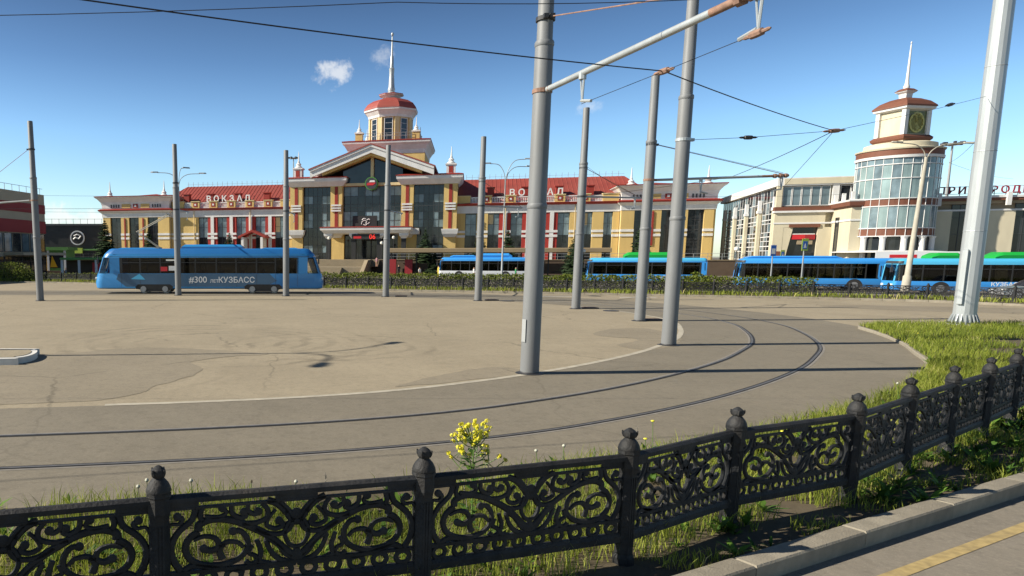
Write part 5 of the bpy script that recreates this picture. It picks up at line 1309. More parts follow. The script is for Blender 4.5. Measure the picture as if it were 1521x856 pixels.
for k in range(5):
    y = 1.0 + k * 7.6; p = wpart('stone_pilaster', 'beige_stone', (-.18, .21, y - .42, y + .42, LOW, 8.6))
    wpart('pilaster_cap', 'white_trim', (-.28, .22, y - .52, y + .52, 8.602, 9.0), parent=p); wpart('pilaster_urn', 'white_trim', (-.2, .2, y - .3, y + .3, 9.002, 10.4), parent=p)
wpart('side_plinth', 'brown_wall', (-.1, .449, .3, 34.9, LOW, .85))
# front of the main block
for k in range(5): window(W, 1.1 + k * 1.05, .2, 9.1, 11.6, 1.0, 1, (), pane='glass_blue', frame='white_trim')
for k in range(4): window(W, 7.4 + k * 1.15, .2, 9.1, 11.6, 1.1, 1, (), pane='glass_dark', frame='white_trim')
wpart('corner_pier', 'beige_stone', (-.1, .5, -.1, .399, 8.5, 11.69)); wpart('bay_pier', 'white_trim', (6.0, 6.7, -.05, .399, 8.5, 11.69))
wpart('string_course', 'brown_trim', (-.3, 6.4, -.5, .398, 8.45, 8.95)); wpart('string_course', 'white_trim', (-.35, 6.4, -.55, .398, 8.2, 8.448))
wpart('front_wall', 'beige_stone', (-.2, .9, -.3, .398, LOW, 8.2), (.9, 5.4, -.3, .398, 6.3, 8.2), (4.7, 6.2, -.3, .398, LOW, 6.3)); wpart('string_course', 'white_trim', (-.3, 6.2, -.36, -.302, 6.75, 6.95))
MB().prism([(.9, LOW), (4.7, LOW), (4.7, 6.3), (2.0, 6.3)], 'y', .1, .3).build('entrance_glass', 'glass_dark', W)
MB().prism([(.9, LOW), (2.0, 6.3), (.9, 6.3)], 'y', -.28, .05).build('entrance_cheek', 'beige_stone', W)
wpart('entrance_lintel', 'brown_trim', (1.5, 4.9, -.45, .05, 6.302, 6.7))
es = wpart('entrance_sign', 'emblem_red', (1.95, 4.5, -.2, .05, 4.75, 5.45)); wpart('sign_light_strip', 'white_trim', (2.0, 4.45, -.22, -.202, 5.38, 5.5), parent=es); wpart('sign_dark_field', 'shop_red', (3.4, 4.4, -.22, -.202, 4.82, 5.32), parent=es); wpart('inner_panel', 'beige_dark', (2.6, 4.3, -.1, .05, 4.1, 4.6))
wpart('wall_plaque', 'brown_trim', (.1, .75, -.36, -.302, 2.6, 3.2)); wpart('wall_plaque', 'brown_trim', (-.1, .8, -.36, -.302, 1.2, 1.5))
# projecting stone block beside the tower
bx0, bx1, by0 = 6.2, 9.0, -6.5
wpart('projecting_block', 'beige_stone', (bx0, bx1, by0, .39, LOW, 8.4))
mb = MB(); mb.ring_rect(bx0, bx1, by0, .3, [(.05, 8.402), (.35, 8.6), (.4, 9.1)]); mb.build('block_band', 'brown_trim', W)
mb = MB(); mb.ring_rect(bx0, bx1, by0, .3, [(.42, 9.102), (.45, 9.25), (.2, 9.35), (0, 9.37)]); mb.build('block_coping', 'white_trim', W)
for y in (-6.2, -3.2, -.5): wpart('block_urn', 'white_trim', (bx0 - .1, bx0 + .25, y - .18, y + .18, 9.2, 10.3))
window(W, 0, 0, 1.2, 7.4, 1.1, 1, (.33, .66)).matrix_local = Matrix.Translation((bx0 - .06, -4.4 + 2.2, 1.2)) @ Matrix.Rotation(-math.pi / 2, 4, 'Z')
wpart('block_string', 'white_trim', (bx0 - .08, bx1 + .08, by0 - .08, .3, 6.8, 7.0))
# round glass tower
cu, cy_ = 10.75, -5.0; CR = 3.95
def ring_panes(name, m, z0, z1, n, r, sel=None, gap=.02):
    for k in range(n):
        a0, a1 = 2 * math.pi * (k + gap) / n, 2 * math.pi * (k + 1 - gap) / n
        if sel and not sel(k): continue
        mb = MB(); v = []
        for rr in (r, r - .06):
            for z in (z0, z1):
                for a in (a0, (a0 + a1) / 2, a1): v.append((cu + rr * math.cos(a), cy_ + rr * math.sin(a), z))
        mb.add(v, [(0, 1, 4, 3), (1, 2, 5, 4), (6, 9, 10, 7), (7, 10, 11, 8), (0, 3, 9, 6), (2, 8, 11, 5), (3, 4, 10, 9), (4, 5, 11, 10), (0, 6, 7, 1), (1, 7, 8, 2)]); mb.build(name, m if isinstance(m, str) else m(k), W)
NP = 28
front = lambda k: math.sin(2 * math.pi * (k + .5) / NP) < .45
MB().lathe([(CR - .12, 4.9), (CR - .12, 14.2)], 40, (cu, cy_)).build('tower_core', 'frame_dark', W)
gm = lambda k: 'glass_pale' if (k * 7) % 5 < 3 else 'glass_blue'
for z0, z1, mm in ((4.95, 5.8, 'brown_trim'), (5.85, 8.35, gm), (8.4, 9.2, 'brown_trim'), (9.25, 11.5, gm), (11.55, 13.1, gm), (13.15, 13.75, 'glass_blue')): ring_panes('tower_pane', mm, z0, z1, NP, CR - .02, front)
mb = MB()
for k in range(NP): a = 2 * math.pi * k / NP; mb.tube([(cu + CR * math.cos(a), cy_ + CR * math.sin(a), 4.9), (cu + CR * math.cos(a), cy_ + CR * math.sin(a), 13.8)], .038, 4)
for z in (4.9, 5.82, 8.37, 9.22, 11.52, 13.12): mb.lathe([(CR - .1, z - .05), (CR + .08, z - .05), (CR + .08, z + .05), (CR - .1, z + .05)], 40, (cu, cy_))
mb.build('tower_mullions', 'white_trim', W)
MB().lathe([(CR + .15, 13.8), (CR + .2, 14.1), (CR + .05, 14.12)], 40, (cu, cy_)).build('tower_rim', 'white_trim', W, smooth=True)
MB().lathe([(CR + .05, 14.1), (CR + .1, 14.15), (CR + .1, 14.75), (CR + .02, 14.8)], 40, (cu, cy_)).build('tower_frieze', 'brown_trim', W, smooth=True)
MB().lathe([(CR + .2, 14.8), (CR + .25, 14.95), (CR - .5, 15.1), (CR - .55, 15.6), (CR - 1.0, 15.75)], 40, (cu, cy_)).build('tower_top', 'beige_stone', W, smooth=True)
MB().lathe([(CR - .3, LOW), (CR - .3, 4.85)], 32, (cu, cy_)).build('tower_foot', 'glass_dark', W)
for k in range(7):
    a = math.pi * (1.02 + k * .16); MB().lathe([(.30, LOW), (.30, 4.6), (.42, 4.85)], 10, (cu + (CR - .1) * math.cos(a), cy_ + (CR - .1) * math.sin(a))).build('column', 'white_trim', W)
MB().lathe([(CR + 1.6, 3.0), (CR + 1.6, 3.1), (CR - .28, 3.25)], 32, (cu, cy_)).build('entrance_canopy', 'white_trim', W)
bn = wpart('banner', 'bus_white', (cu - 3.2, cu + 6.2, cy_ - CR - 1.9, cy_ - CR - 1.8, 2.0, 3.1)); wpart('banner_stripe', 'emblem_red', (cu - 1.9, cu + .6, cy_ - CR - 1.93, cy_ - CR - 1.902, 2.4, 2.75), parent=bn)
# clock cube, turned on the drum
cq = rad(30); CK = wpart('clock_cube_base', 'beige_stone', (-2.2, 2.2, -2.2, 2.2, 15.7, 17.0)); CK.location = (cu, cy_, -.9); CK.rotation_euler = (0, 0, cq); CK.scale = (.82, .82, .94); CK.location.z = .6
def ck(name, m, *b, p=None): return wpart(name, m, *b, parent=p or CK)
MB().ring_rect(-2.2, 2.2, -2.2, 2.2, [(.05, 16.3), (.25, 16.5), (.3, 16.75), (0, 17.02)]).build('cube_skirt', 'brown_trim', CK)
ck('cube_wall', 'beige_stone', (-1.85, 1.85, -1.85, 1.85, 17.03, 20.0))
for sx in (-1, 1):
    for sy in (-1, 1): ck('cube_column', 'white_trim', (sx * 1.9 - .28, sx * 1.9 + .28, sy * 1.9 - .28, sy * 1.9 + .28, 17.03, 20.0))
for rot in (0, 1):
    f = MB().box(-1.55, 1.55, -.05, .05, 17.2, 19.85).build('clock_face', 'clock_face', CK); f.matrix_local = Matrix.Rotation(rot * math.pi / 2, 4, 'Z') @ Matrix.Translation((0, -1.91, 0)) if rot == 0 else Matrix.Rotation(math.pi / 2, 4, 'Z') @ Matrix.Translation((0, -1.91, 0))
    mb = MB()
    mb.lathe([(1.25, -.03), (1.25, .03), (1.05, .03), (1.05, -.03)], 28); 
    for k in range(12): a = k * math.pi / 6; mb.box(1.0 * math.sin(a) - .07, 1.0 * math.sin(a) + .07, 1.0 * math.cos(a) - .07, 1.0 * math.cos(a) + .07, -.03, .04)
    mb.tube([(0, 0, .05), (.45, .5, .05)], .05, 4); mb.tube([(0, 0, .06), (-.3, .9, .06)], .04, 4)
    d = mb.build('clock_dial', 'clock_gold', f); d.matrix_local = Matrix.Translation((0, -.09, 18.5)) @ Matrix.Rotation(math.pi / 2, 4, 'X')
MB().ring_rect(-2.1, 2.1, -2.1, 2.1, [(.0, 20.002), (.35, 20.15), (.4, 20.4)]).build('cube_cornice', 'white_trim', CK)
MB().ring_rect(-2.1, 2.1, -2.1, 2.1, [(.5, 20.402), (.45, 20.6), (-.1, 21.15), (-.9, 21.55), (-1.5, 21.7)]).build('cube_roof', 'brown_trim', CK)
MB().ring_rect(-.5, .5, -.5, .5, [(0, 21.6), (.05, 22.2), (.35, 22.4), (.4, 22.5)]).build('cube_lantern', 'white_trim', CK)
MB().ring_rect(-.5, .5, -.5, .5, [(.45, 22.502), (.1, 22.8), (-.2, 22.9)]).build('lantern_cap', 'brown_trim', CK)
MB().lathe([(.35, 22.85), (.40, 23.1), (.26, 23.4), (.20, 24.0), (.08, 28.1), (.04, 28.2), (.12, 28.35), (.01, 28.55)], 10).build('spire', 'white_trim', CK, smooth=True)
# right wing with roof letters
ry0 = -4.6
wpart('right_wing', 'beige_dark', (14.6, 60, ry0 + .4, 30, LOW, 9.0))
x = 14.6
k = 0
for (a, b) in ((14.6, 16.6), (18.3, 22.4), (24.1, 28.2), (29.9, 34), (35.7, 39.8)):
    wpart('wing_pier', 'beige_stone', (a, b, ry0, ry0 + .39, LOW, 7.8)); window(W, b + .85, ry0 + .3, LOW + .4, 8.6, 1.68, 2, (.3, .6, .82))
wpart('wing_string', 'white_trim', (14.6, 42, ry0 - .08, ry0 + .385, 7.802, 8.0)); wpart('wing_frieze', 'beige_dark', (14.6, 60, ry0 - .02, ry0 + .385, 8.62, 9.0)); wpart('wing_cornice', 'brown_trim', (14.5, 60, ry0 - .35, ry0 + 1, 9.002, 9.3)); wpart('wing_coping', 'white_trim', (14.4, 60, ry0 - .45, ry0 + 1.1, 9.302, 9.55))
for a in (15.0, 21.4, 24.9, 31.0): wpart('wing_bracket', 'white_trim', (a - .2, a + .2, ry0 - .7, ry0 - .36, 8.4, 9.9))
for i, ch in enumerate('ПРИГОРОДНЫЙ'): put_text('letter', ch, 1.12, .06, 'letter_red', W, (15.4 + i * .98, ry0 + .2, 9.85), bold=.012)
mb = MB()
for i in range(12): xx = 15.1 + i * 1.06; mb.box(xx - .03, xx + .03, ry0 + .35, ry0 + .4, 9.5, 10.7)
mb.box(15, 27, ry0 + .35, ry0 + .4, 9.78, 9.84); mb.box(15, 27, ry0 + .35, ry0 + .4, 10.6, 10.66); mb.build('letter_frame', 'lamp_grey', W)

# ------------------------------------------------------------------ shop at the left
sa = math.atan2(10.0, 2.2)
Q = empty('shop_building', (-37.4, 91.0, LOW), sa); tag(Q, 'red and cream striped shop building with a glass ground floor', 'building')
def qpart(name, m, *boxes, parent=None):
    mb = MB()
    for b in boxes: mb.box(*b)
    return mb.build(name, m, parent or Q)
qpart('wall', 'shop_cream', (-30, 12.0, .3, 30, 0, 11.6))
for z0, z1, m in ((6.2, 7.9, 'shop_red'), (8.95, 10.2, 'shop_red')): qpart('red_stripe', m, (-30, 12.06, .12, 30, z0, z1))
for z0, z1 in ((7.9, 8.95), (10.2, 11.65)): qpart('cream_stripe', 'shop_cream', (-30, 12.03, .2, 30, z0 + .002, z1 - .002))
for k in range(16): window(Q, -19 + k * 2.0, .24, 3.6, 6.1, 1.7, 1, (), pane='glass_blue' if k % 3 else 'glass_dark')
for k in range(16): window(Q, -19 + k * 2.0, .24, .2, 3.0, 1.9, 2, (.75,))
qpart('canopy', 'shop_cream', (2, 12.6, -2.6, .2, 3.15, 3.5)); mb = MB()
for k in range(20): xx = -20 + k * 1.65; mb.box(xx - .025, xx + .025, .4, .45, 11.6, 12.5)
mb.box(-20, 12, .4, .45, 12.45, 12.5); mb.build('roof_railing', 'lamp_grey', Q)
# dark pavilion with a round sign
D = empty('dark_pavilion', (-47, 150, LOW), 0); tag(D, 'black clad pavilion with a round white sign between shop and station', 'building')
mb = MB(); mb.box(-14, 12, 0, 20, 0, 9.3); mb.build('wall', 'black_clad', D)
MB().box(-14, 12.5, -.3, 20, 9.302, 9.7).build('roof_edge', 'frame_dark', D)
for k in range(5): MB().prism([(-13 + k * 1.9, 9.2), (-12.2 + k * 1.9, 9.2), (-12.5 + k * 1.9, 7.4)], 'y', -.25, -.02).build('pennant', 'white_trim', D)
rs = MB(); rs.prism([(2.6 + 1.5 * math.cos(2 * math.pi * k / 28), 6.8 + 1.5 * math.sin(2 * math.pi * k / 28)) for k in range(28)], 'y', -.3, -.02); rs = rs.build('round_sign', 'letter_white', D)
MB().prism([(2.6 + 1.25 * math.cos(2 * math.pi * k / 28), 6.8 + 1.25 * math.sin(2 * math.pi * k / 28)) for k in range(28)], 'y', -.34, -.302).build('sign_disc', 'black_clad', rs)
mb = MB(); mb.tube([(1.8, -.37, 6.5), (2.3, -.37, 6.9), (2.9, -.37, 6.6), (3.4, -.37, 7.2)], .16, 5); mb.tube([(1.9, -.37, 7.2), (2.6, -.37, 7.5), (3.1, -.37, 7.3)], .12, 5); mb.build('sign_mark', 'letter_white', rs)
MB().box(-14, 10, -.4, -.05, 4.2, 4.5).build('green_strip', 'kiosk_green', D)
MB().box(2.0, 3.6, -.5, -.05, 3.6, 4.7).build('lit_sign', 'sign_green', D); [MB().box(-8.2 + k * 1.3, -7.3 + k * 1.3, -.46, -.405, 4.25, 4.75).build('sign_stroke', 'letter_white', D) for k in range(4)]
for k in range(9): window(D, -11.5 + k * 2.7, -.08, .3, 3.9, 2.3, 2, (.8,))
mb = MB()
for k in range(18): xx = -13.5 + k * 1.5; mb.box(xx - .03, xx + .03, 1, 1.06, 9.7, 10.8)
mb.box(-13.5, 12, 1, 1.06, 10.7, 10.76); mb.build('roof_railing', 'lamp_grey', D)
# yellow kiosk
K = empty('kiosk', (-38.9, 118, LOW)); K.scale = (1.2, 1.2, 1.2); tag(K, 'small bright yellow kiosk with a green roof edge', 'kiosk')
MB().box(-3.2, 1.6, 0, 4, 0, 3.3).build('wall', 'kiosk_green', K); MB().box(-3.5, 2.0, -.4, 4.2, 3.302, 3.75).build('roof', 'kiosk_green', K)
MB().box(-2.8, -.9, -.12, -.005, .2, 2.9).build('front_panel', 'kiosk_yellow', K); MB().box(-.7, 1.3, -.08, -.005, .9, 2.9).build('service_window', 'glass_dark', K)
for x in (-3.1, -.8, 1.5): MB().box(x - .14, x + .14, -.3, -.13, 0, 3.3).build('post', 'white_trim', K)
MB().prism([(-.6, 1.0), (.4, 1.0), (-.3, 2.6)], 'y', -.115, -.085).build('poster', 'kiosk_yellow', K)
# green-roofed bus shelter
B_ = empty('bus_shelter', (-26.2, 92, LOW)); tag(B_, 'open bus shelter with a green roof and white posts', 'shelter')
MB().bevbox(-3.4, 3.8, -.2, 2.4, 2.55, 2.85, .05).build('roof', 'kiosk_green', B_)
for x in (-3.2, -1.0, 1.2, 3.4): MB().box(x - .14, x + .14, -.05, .2, 0, 2.55).build('post', 'white_trim', B_)
MB().box(-3.3, 3.7, 2.1, 2.2, .4, 2.5).build('back_wall', 'brown_wall', B_); MB().box(-2.9, 3.2, 1.5, 2.0, .42, .5).build('bench', 'rust', B_); MB().box(.2, 2.8, 1.9, 2.08, .8, 2.2).build('poster', 'emblem_red', B_)
# low retaining wall in front of the shop
structure(MB().box(-60, -20, 112, 112.5, LOW, .3).build('garden_wall', 'brown_wall'))
# ------------------------------------------------------------------ spruces
def spruce_mesh(seed, h=6.0, r=1.5):
    R_ = np.random.default_rng(seed); V, F, At = [], [], []
    lv = int(h * 4.6)
    for i in range(lv):
        t = (i + R_.uniform(0, .6)) / lv; z = .35 + t * (h - .5); rr = r * (1 - t) ** .85 * R_.uniform(.82, 1.15) + .06
        nb = int(13 - 6 * t)
        for b in range(nb):
            a = 2 * math.pi * (b + R_.uniform(-.35, .35)) / nb + i * 1.3; L_ = rr * R_.uniform(.7, 1.15); d = np.array((math.cos(a), math.sin(a), 0)); s = np.array((-d[1], d[0], 0)); shade = R_.uniform(0, .7)
            ns = 5
            for k in range(ns):
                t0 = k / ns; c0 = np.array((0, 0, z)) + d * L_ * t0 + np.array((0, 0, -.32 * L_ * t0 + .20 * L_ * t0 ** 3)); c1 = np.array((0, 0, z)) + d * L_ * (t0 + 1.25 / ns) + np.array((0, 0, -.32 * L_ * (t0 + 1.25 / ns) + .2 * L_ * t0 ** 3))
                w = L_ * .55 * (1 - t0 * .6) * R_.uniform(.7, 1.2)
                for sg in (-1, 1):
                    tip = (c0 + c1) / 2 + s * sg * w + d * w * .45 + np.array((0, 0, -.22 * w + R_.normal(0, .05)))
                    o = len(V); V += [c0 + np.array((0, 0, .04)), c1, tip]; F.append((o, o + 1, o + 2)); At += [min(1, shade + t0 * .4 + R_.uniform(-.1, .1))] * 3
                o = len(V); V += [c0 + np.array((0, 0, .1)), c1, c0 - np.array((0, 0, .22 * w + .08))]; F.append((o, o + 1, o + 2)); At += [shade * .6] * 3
    o = len(V); V += [np.array((-.05, 0, h - .6)), np.array((.05, 0, h - .6)), np.array((0, 0, h + .25))]; F.append((o, o + 1, o + 2)); At += [.6] * 3
    return np_mesh('crown', V, F, 'spruce_needle', At)
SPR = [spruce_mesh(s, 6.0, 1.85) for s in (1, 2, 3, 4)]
TRK = MB().lathe([(.16, 0), (.12, 1.0), (.03, 5.4)], 7).mesh('trunk', 'bark')
def spruce(x, y, z, h, w, label):
    e = empty('spruce_tree', (x, y, z), random.uniform(0, 6)); tag(e, label, 'tree', 'young spruces in front of the station'); s = h / 6.0
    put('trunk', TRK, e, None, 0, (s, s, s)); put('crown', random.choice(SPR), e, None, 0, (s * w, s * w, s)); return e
spruce(-33.0, 128, .0, 9.2, 1.05, 'tall dark spruce at the outer corner of the left station pavilion')
spruce(-25.6, 130, 1.9, 5.8, .9, 'spruce before the windows of the left station pavilion')
spruce(-10.4, 124, 1.9, 4.8, 1.2, 'spruce behind the tram before the red pilasters of the left wing')
spruce(22.4, 118, .0, 7.2, 1.0, 'spruce before the right glass block of the station centre')
spruce(22.9, 112.5, LOW, 3.6, 1.7, 'broad low spruce behind the person in black')
spruce(30.6, 114.5, 1.2, 5.6, 1.0, 'spruce behind the canopy left of the three-armed lamp')
spruce(34.8, 114.0, 1.2, 5.8, 1.0, 'spruce behind the canopy right of the three-armed lamp')
spruce(38.8, 112.5, 1.0, 5.2, 1.1, 'spruce between canopy and thick pole')
spruce(36.6, 91.5, LOW, 4.6, 1.35, 'lush spruce in front of the brown retaining wall beside the green-tank bus')
spruce(41.6, 104, .6, 5.2, 1.1, 'spruce above the roof of the green-tank bus')
spruce(52.4, 106.5, .6, 7.8, .8, 'narrow spruce before the right station pavilion')
spruce(56.8, 84.0, LOW, 9.5, 1.6, 'tall spruce standing near the glazed side of the terminal') if False else None

# round bush at the far left and shrubs
def bush(x, y, z, r, h, n, label, m='hedge_leaf', size=.16):
    e = empty('bush', (x, y, z)); d = rng.normal(size=(n, 3)); d /= np.linalg.norm(d, axis=1)[:, None]; d[:, 2] = np.abs(d[:, 2])
    rr = (1 - rng.uniform(0, 1, n) ** 2.2 * .55); q = d * rr[:, None] * np.array((r, r * .8, h)); bump = np.array([1 + .22 * mnoise.noise(tuple(v * 2.2 + np.array((x, y, 0)))) for v in d]); q *= bump[:, None]
    put('foliage', leaf_cloud('foliage', q, size, m, .3), e); mb = MB()
    for k in range(6): a = k * 1.05; mb.tube([(0, 0, 0), (math.cos(a) * r * .3, math.sin(a) * r * .3, h * .4), (math.cos(a) * r * .6, math.sin(a) * r * .5, h * .75)], .03, 5)
    mb.build('branches', 'bark', e); return tag(e, label, 'bush')
bush(-27.6, 70.6, .1, 2.4, 1.9, 2600, 'round green bush on the kerbed bed by the shop')
bush(29.6, 51.6, .1, 1.3, 1.25, 1200, 'loose shrub sticking out of the hedge before the plain blue bus')
bush(-30.8, 126.5, LOW, 1.8, 2.2, 1200, 'dark shrub beside the corner spruce', 'spruce_needle', .25)

# ------------------------------------------------------------------ yellow-flowering weed behind the fence and seed heads
def flower_plant(x, y, z, H, label):
    e = empty('flowering_plant', (x, y, z)); tag(e, label, 'plant'); st = MB(); heads = []
    main = catmull([(0, 0, 0), (.01, .02, H * .4), (.0, .0, H * .75), (.03, .01, H * .96)], 5); st.tube(main, [.009 - .005 * k / (len(main) - 1) for k in range(len(main))], 6); heads.append(main[-1])
    for k in range(15):
        t = .50 + .36 * k / 15 + random.uniform(-.03, .03); a = k * 2.4 + random.uniform(-.4, .4); L_ = (1.06 - t) * random.uniform(.6, 1.05) * H * .62
        b = Vector((0.005, .01, H * t)); tip = b + Vector((math.cos(a) * L_, math.sin(a) * L_ * .7, L_ * random.uniform(.45, .95))); mid = b.lerp(tip, .55) + Vector((0, 0, -.02))
        st.tube(catmull([b, mid, tip], 4), .0042, 5); heads.append(tip)
        for j in range(random.choice((1, 2, 2))):
            u = random.uniform(.5, .85); bb = b.lerp(tip, u); tp = bb + Vector((random.uniform(-.09, .09), random.uniform(-.06, .06), random.uniform(.06, .13))); st.tube([bb, tp], .003, 4); heads.append(tp)
    for k in range(34):
        a = k * .7; b = Vector((random.uniform(-.02, .02), 0, H * .90)); tp = b + Vector((math.cos(a) * random.uniform(.02, .17), math.sin(a) * .08, random.uniform(-.04, .13))); st.tube([b - Vector((0, 0, .1)), tp], .003, 4); heads.append(tp)
    st.build('stem', 'stem', e, smooth=True)
    # four-petalled flowers gathered into heads
    f = MB()
    f.add([(0, 0, 0)] + [(.010 * math.cos(a) * (1 if k % 2 else .35), .010 * math.sin(a) * (1 if k % 2 else .35), .002) for k, a in enumerate([i * math.pi / 4 for i in range(8)])], [(0, 1 + k, 1 + (k + 1) % 8) for k in range(8)])
    for hd in heads:
        g = MB(); n = random.randint(12, 30)
        for k in range(n):
            d = Vector((random.gauss(0, 1), random.gauss(0, 1), random.gauss(.35, .8))); d.normalize(); c = d * random.uniform(.005, .022); u = d.orthogonal().normalized(); w = d.cross(u); r = random.uniform(.006, .0105)
            for q in range(4):
                a = q * math.pi / 2; p = u * math.cos(a) + w * math.sin(a); s = u * -math.sin(a) + w * math.cos(a)
                g.add([c, c + p * r * .7 - s * r * .45 + d * .002, c + p * r * 1.25 + d * .003, c + p * r * .7 + s * r * .45 + d * .002], [(0, 1, 2, 3)])
        g.build('flower_head', 'petal', e, hd)
    lv, lf, la = [], [], []
    for k in range(64):
        z0 = random.uniform(.05, .72) * H; a = random.uniform(0, 6.28); L_ = random.uniform(.06, .17); d = np.array((math.cos(a), math.sin(a), .5)); s = np.array((-math.sin(a), math.cos(a), 0)) * L_ * .16; b = np.array((0, 0, z0)); o = len(lv)
        lv += [b, b + d * L_ * .5 - s, b + d * L_ * .5 + s, b + d * L_ * np.array((1, 1, .5))]; lf += [(o, o + 1, o + 2), (o + 1, o + 3, o + 2)]; la += [random.random()] * 4
    put('leaves', np_mesh('leaves', lv, lf, 'leaf', la), e)
flower_plant(1.62, 6.05, .085, 1.06, 'tall wild plant with bright yellow flower clusters behind the iron fence')
def seed_head(x, y, H, kind):
    e = empty('dandelion', (x, y, .085)); tag(e, 'dandelion on a thin stalk behind the iron fence', 'dandelion', 'dandelions along the fence')
    lx, ly = random.uniform(-.05, .05), random.uniform(-.05, .05)
    MB().tube(catmull([(0, 0, 0), (lx * .3, ly * .3, H * .6), (lx, ly, H)], 3), .0035, 5).build('stalk', 'stem', e)
    if kind == 'puff': MB().lathe([(.004, H - .018), (.013, H - .011), (.018, H), (.013, H + .012), (.004, H + .018)], 9, (lx, ly)).build('seed_ball', 'puff', e, smooth=True)
    elif kind == 'yellow': MB().lathe([(.004, H - .012), (.022, H), (.018, H + .009), (.004, H + .012)], 9, (lx, ly)).build('flower', 'petal', e, smooth=True)
    else: MB().lathe([(.003, H - .012), (.008, H - .004), (.007, H + .012), (.002, H + .02)], 6, (lx, ly)).build('bud', 'bark', e)
sp = [(-1.55, .62, 'bud'), (-1.35, .78, 'puff'), (-1.18, .88, 'puff'), (-1.12, .72, 'bud'), (-1.02, .9, 'puff'), (-.94, .8, 'bud'), (-.8, .86, 'puff'), (-.35, .7, 'bud'), (.05, .72, 'puff'), (.3, .66, 'puff'), (.5, .64, 'bud'),
      (2.75, .84, 'puff'), (2.55, .74, 'puff'), (2.4, .7, 'bud'), (4.1, .95, 'yellow'), (3.95, .72, 'yellow')]
for (x, H, k) in sp: seed_head(x + random.uniform(-.04, .04), float(fence_y(x)) + random.uniform(.9, 1.6), H * .72, k)
for i in range(26):
    x = random.uniform(4.6, 13.5); seed_head(x, float(fence_y(x)) + random.uniform(.3, 1.3), random.uniform(.3, .55), random.choice(('puff', 'puff', 'puff', 'yellow', 'bud')))
for i in range(16):
    x = random.uniform(17, 32); seed_head(x, random.uniform(max(19, fence_y(x) + 1), 25), random.uniform(.22, .4), random.choice(('puff', 'puff', 'yellow')))
for o in [o for o in bpy.data.objects if o.name.startswith('dandelion') and o.parent is None and o.location.x > 16]: o['label'] = 'dandelion in the sunlit grass round the big mast'; o['group'] = 'dandelions round the mast'
# bent dry stalks
for i in range(14):
    x = random.uniform(-1.9, 4.2); y = float(fence_y(x)) + random.uniform(.3, 1.7); h = random.uniform(.35, .62); a = random.uniform(0, 6.28)
    mb = MB(); mb.tube(catmull([(0, 0, 0), (.02 * math.cos(a), .02 * math.sin(a), h * .6), (.12 * h * math.cos(a), .12 * h * math.sin(a), h)], 4), .0028, 4)
    for k in range(6): t = h * (.75 + .045 * k); mb.tube([(.1 * h * math.cos(a), .1 * h * math.sin(a), t), (.1 * h * math.cos(a) + random.uniform(-.02, .02), .1 * h * math.sin(a) + random.uniform(-.02, .02), t + .03)], .003, 4)
    tag(mb.build('grass_stalk', 'joint_fill' if i % 2 else 'stem', None, (x, y, .085)), 'thin seeding grass stalk behind the iron fence', 'grass stalk', 'seeding grass stalks')

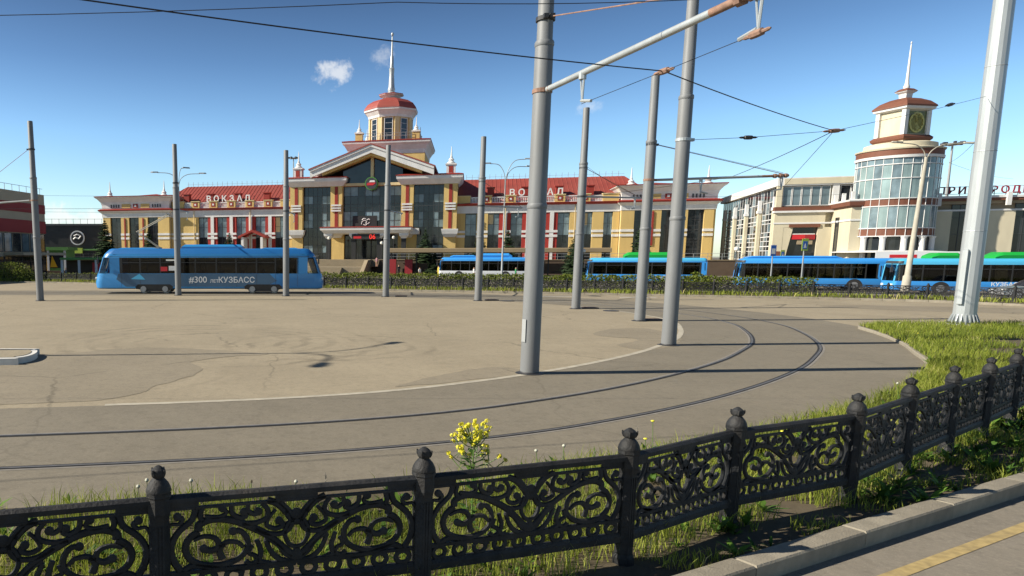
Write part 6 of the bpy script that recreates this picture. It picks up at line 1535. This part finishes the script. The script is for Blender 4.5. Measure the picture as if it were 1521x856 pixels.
# ------------------------------------------------------------------ people (one continuous skinned body each)
def person(x, y, z, rz, top, legs, label, H=1.72, pose=0, hair='hair'):
    k = H / 1.72
    J = {'pel': (0, 0, .95), 'bel': (0, .01, 1.10), 'che': (0, .0, 1.30), 'nek': (0, 0, 1.48), 'hed': (0, -.02, 1.58), 'crn': (0, -.01, 1.69),
         'shl': (-.17, 0, 1.42), 'ell': (-.24, .02, 1.15), 'wrl': (-.24, -.08, .92), 'hal': (-.24, -.11, .83), 'shr': (.17, 0, 1.42), 'elr': (.24, .02, 1.15), 'wrr': (.23, -.08, .92), 'har': (.23, -.11, .83),
         'hil': (-.09, 0, .90), 'knl': (-.10, -.03 - .10 * pose, .50), 'anl': (-.10, .03 - .16 * pose, .09), 'tol': (-.10, -.12 - .16 * pose, .04), 'hir': (.09, 0, .90), 'knr': (.10, -.03 + .06 * pose, .50), 'anr': (.10, .03 + .22 * pose, .09), 'tor': (.10, -.12 + .22 * pose, .04)}
    if pose == 2: J.update(wrl=(-.05, -.24, 1.12), hal=(.03, -.26, 1.14), wrr=(.05, -.25, 1.10), har=(-.03, -.27, 1.12), anl=(-.1, .03, .09), knl=(-.1, -.02, .5), tol=(-.1, -.12, .04), anr=(.1, .03, .09), knr=(.1, -.02, .5), tor=(.1, -.12, .04))
    Rr = dict(pel=(.15, .11), bel=(.14, .10), che=(.17, .11), nek=(.055, .055), hed=(.085, .10), crn=(.07, .085), shl=.065, ell=.048, wrl=.034, hal=.036, shr=.065, elr=.048, wrr=.034, har=.036, hil=.085, knl=.062, anl=.045, tol=.04, hir=.085, knr=.062, anr=.045, tor=.04)
    E_ = [('pel', 'bel'), ('bel', 'che'), ('che', 'nek'), ('nek', 'hed'), ('hed', 'crn'), ('che', 'shl'), ('shl', 'ell'), ('ell', 'wrl'), ('wrl', 'hal'), ('che', 'shr'), ('shr', 'elr'), ('elr', 'wrr'), ('wrr', 'har'), ('pel', 'hil'), ('hil', 'knl'), ('knl', 'anl'), ('anl', 'tol'), ('pel', 'hir'), ('hir', 'knr'), ('knr', 'anr'), ('anr', 'tor')]
    names = list(J); me = bpy.data.meshes.new('body'); me.from_pydata([tuple(c * k for c in J[n]) for n in names], [(names.index(a), names.index(b)) for a, b in E_], [])
    ob = bpy.data.objects.new('tmp', me); col.objects.link(ob); md = ob.modifiers.new('s', 'SKIN')
    for i, n in enumerate(names): r = Rr[n]; me.skin_vertices[0].data[i].radius = r if isinstance(r, tuple) else (r, r); me.skin_vertices[0].data[i].use_root = n == 'pel'
    ob.modifiers.new('u', 'SUBSURF').levels = 1
    dg = bpy.context.evaluated_depsgraph_get(); m2 = bpy.data.meshes.new_from_object(ob.evaluated_get(dg)); bpy.data.objects.remove(ob)
    m2.materials.clear()
    for m in ('skin', top, legs, hair, 'dark_metal'): m2.materials.append(MATS[m])
    for p in m2.polygons:
        c = p.center / k; p.use_smooth = True
        p.material_index = 3 if c.z > 1.62 or (c.z > 1.52 and c.y > .03) else 0 if c.z > 1.46 or (abs(c.x) > .19 and c.z < 1.02 and c.y < -.03) else 1 if c.z > .93 else 2 if c.z > .12 else 4
    o = put('person', m2, None, (x, y, z), rz); return tag(o, label, 'person')
person(-27.6, 78.5, LOW, 1.4, 'cloth_pink', 'cloth_jeans', 'person in a pink top walking behind the iron fence by the shop', 1.75, 1)
person(-25.0, 79.5, LOW, 1.7, 'cloth_grey', 'cloth_black', 'person in a grey top walking behind the one in pink', 1.78, 1)
person(-21.6, 88, LOW, .4, 'cloth_white', 'cloth_navy', 'person in white waiting at the green-roofed shelter', 1.7)
person(16.2, 105.5, LOW, .2, 'cloth_black', 'cloth_black', 'person in black standing by the stairs, arms folded', 1.78, 2)
person(18.4, 100.5, LOW, .5, 'cloth_white', 'cloth_grey', 'person in white beside the red-brown stand', 1.45)
person(21.0, 100.2, LOW, -1.2, 'cloth_yellow', 'cloth_yellow', 'person in yellow before the front of the white and blue bus', 1.72)
person(14.4, 117.4, .75, 3.0, 'cloth_pink', 'skin', 'person in a pale dress climbing the forecourt stairs', 1.7, 1)
person(23.2, 89.5, LOW, 1.5, 'cloth_white', 'cloth_jeans', 'person in white passing in front of the white and blue bus', 1.7, 1)
person(28.0, 88.0, LOW, 1.5, 'cloth_green', 'cloth_black', 'person in a green top passing in front of the white and blue bus', 1.72, 1)
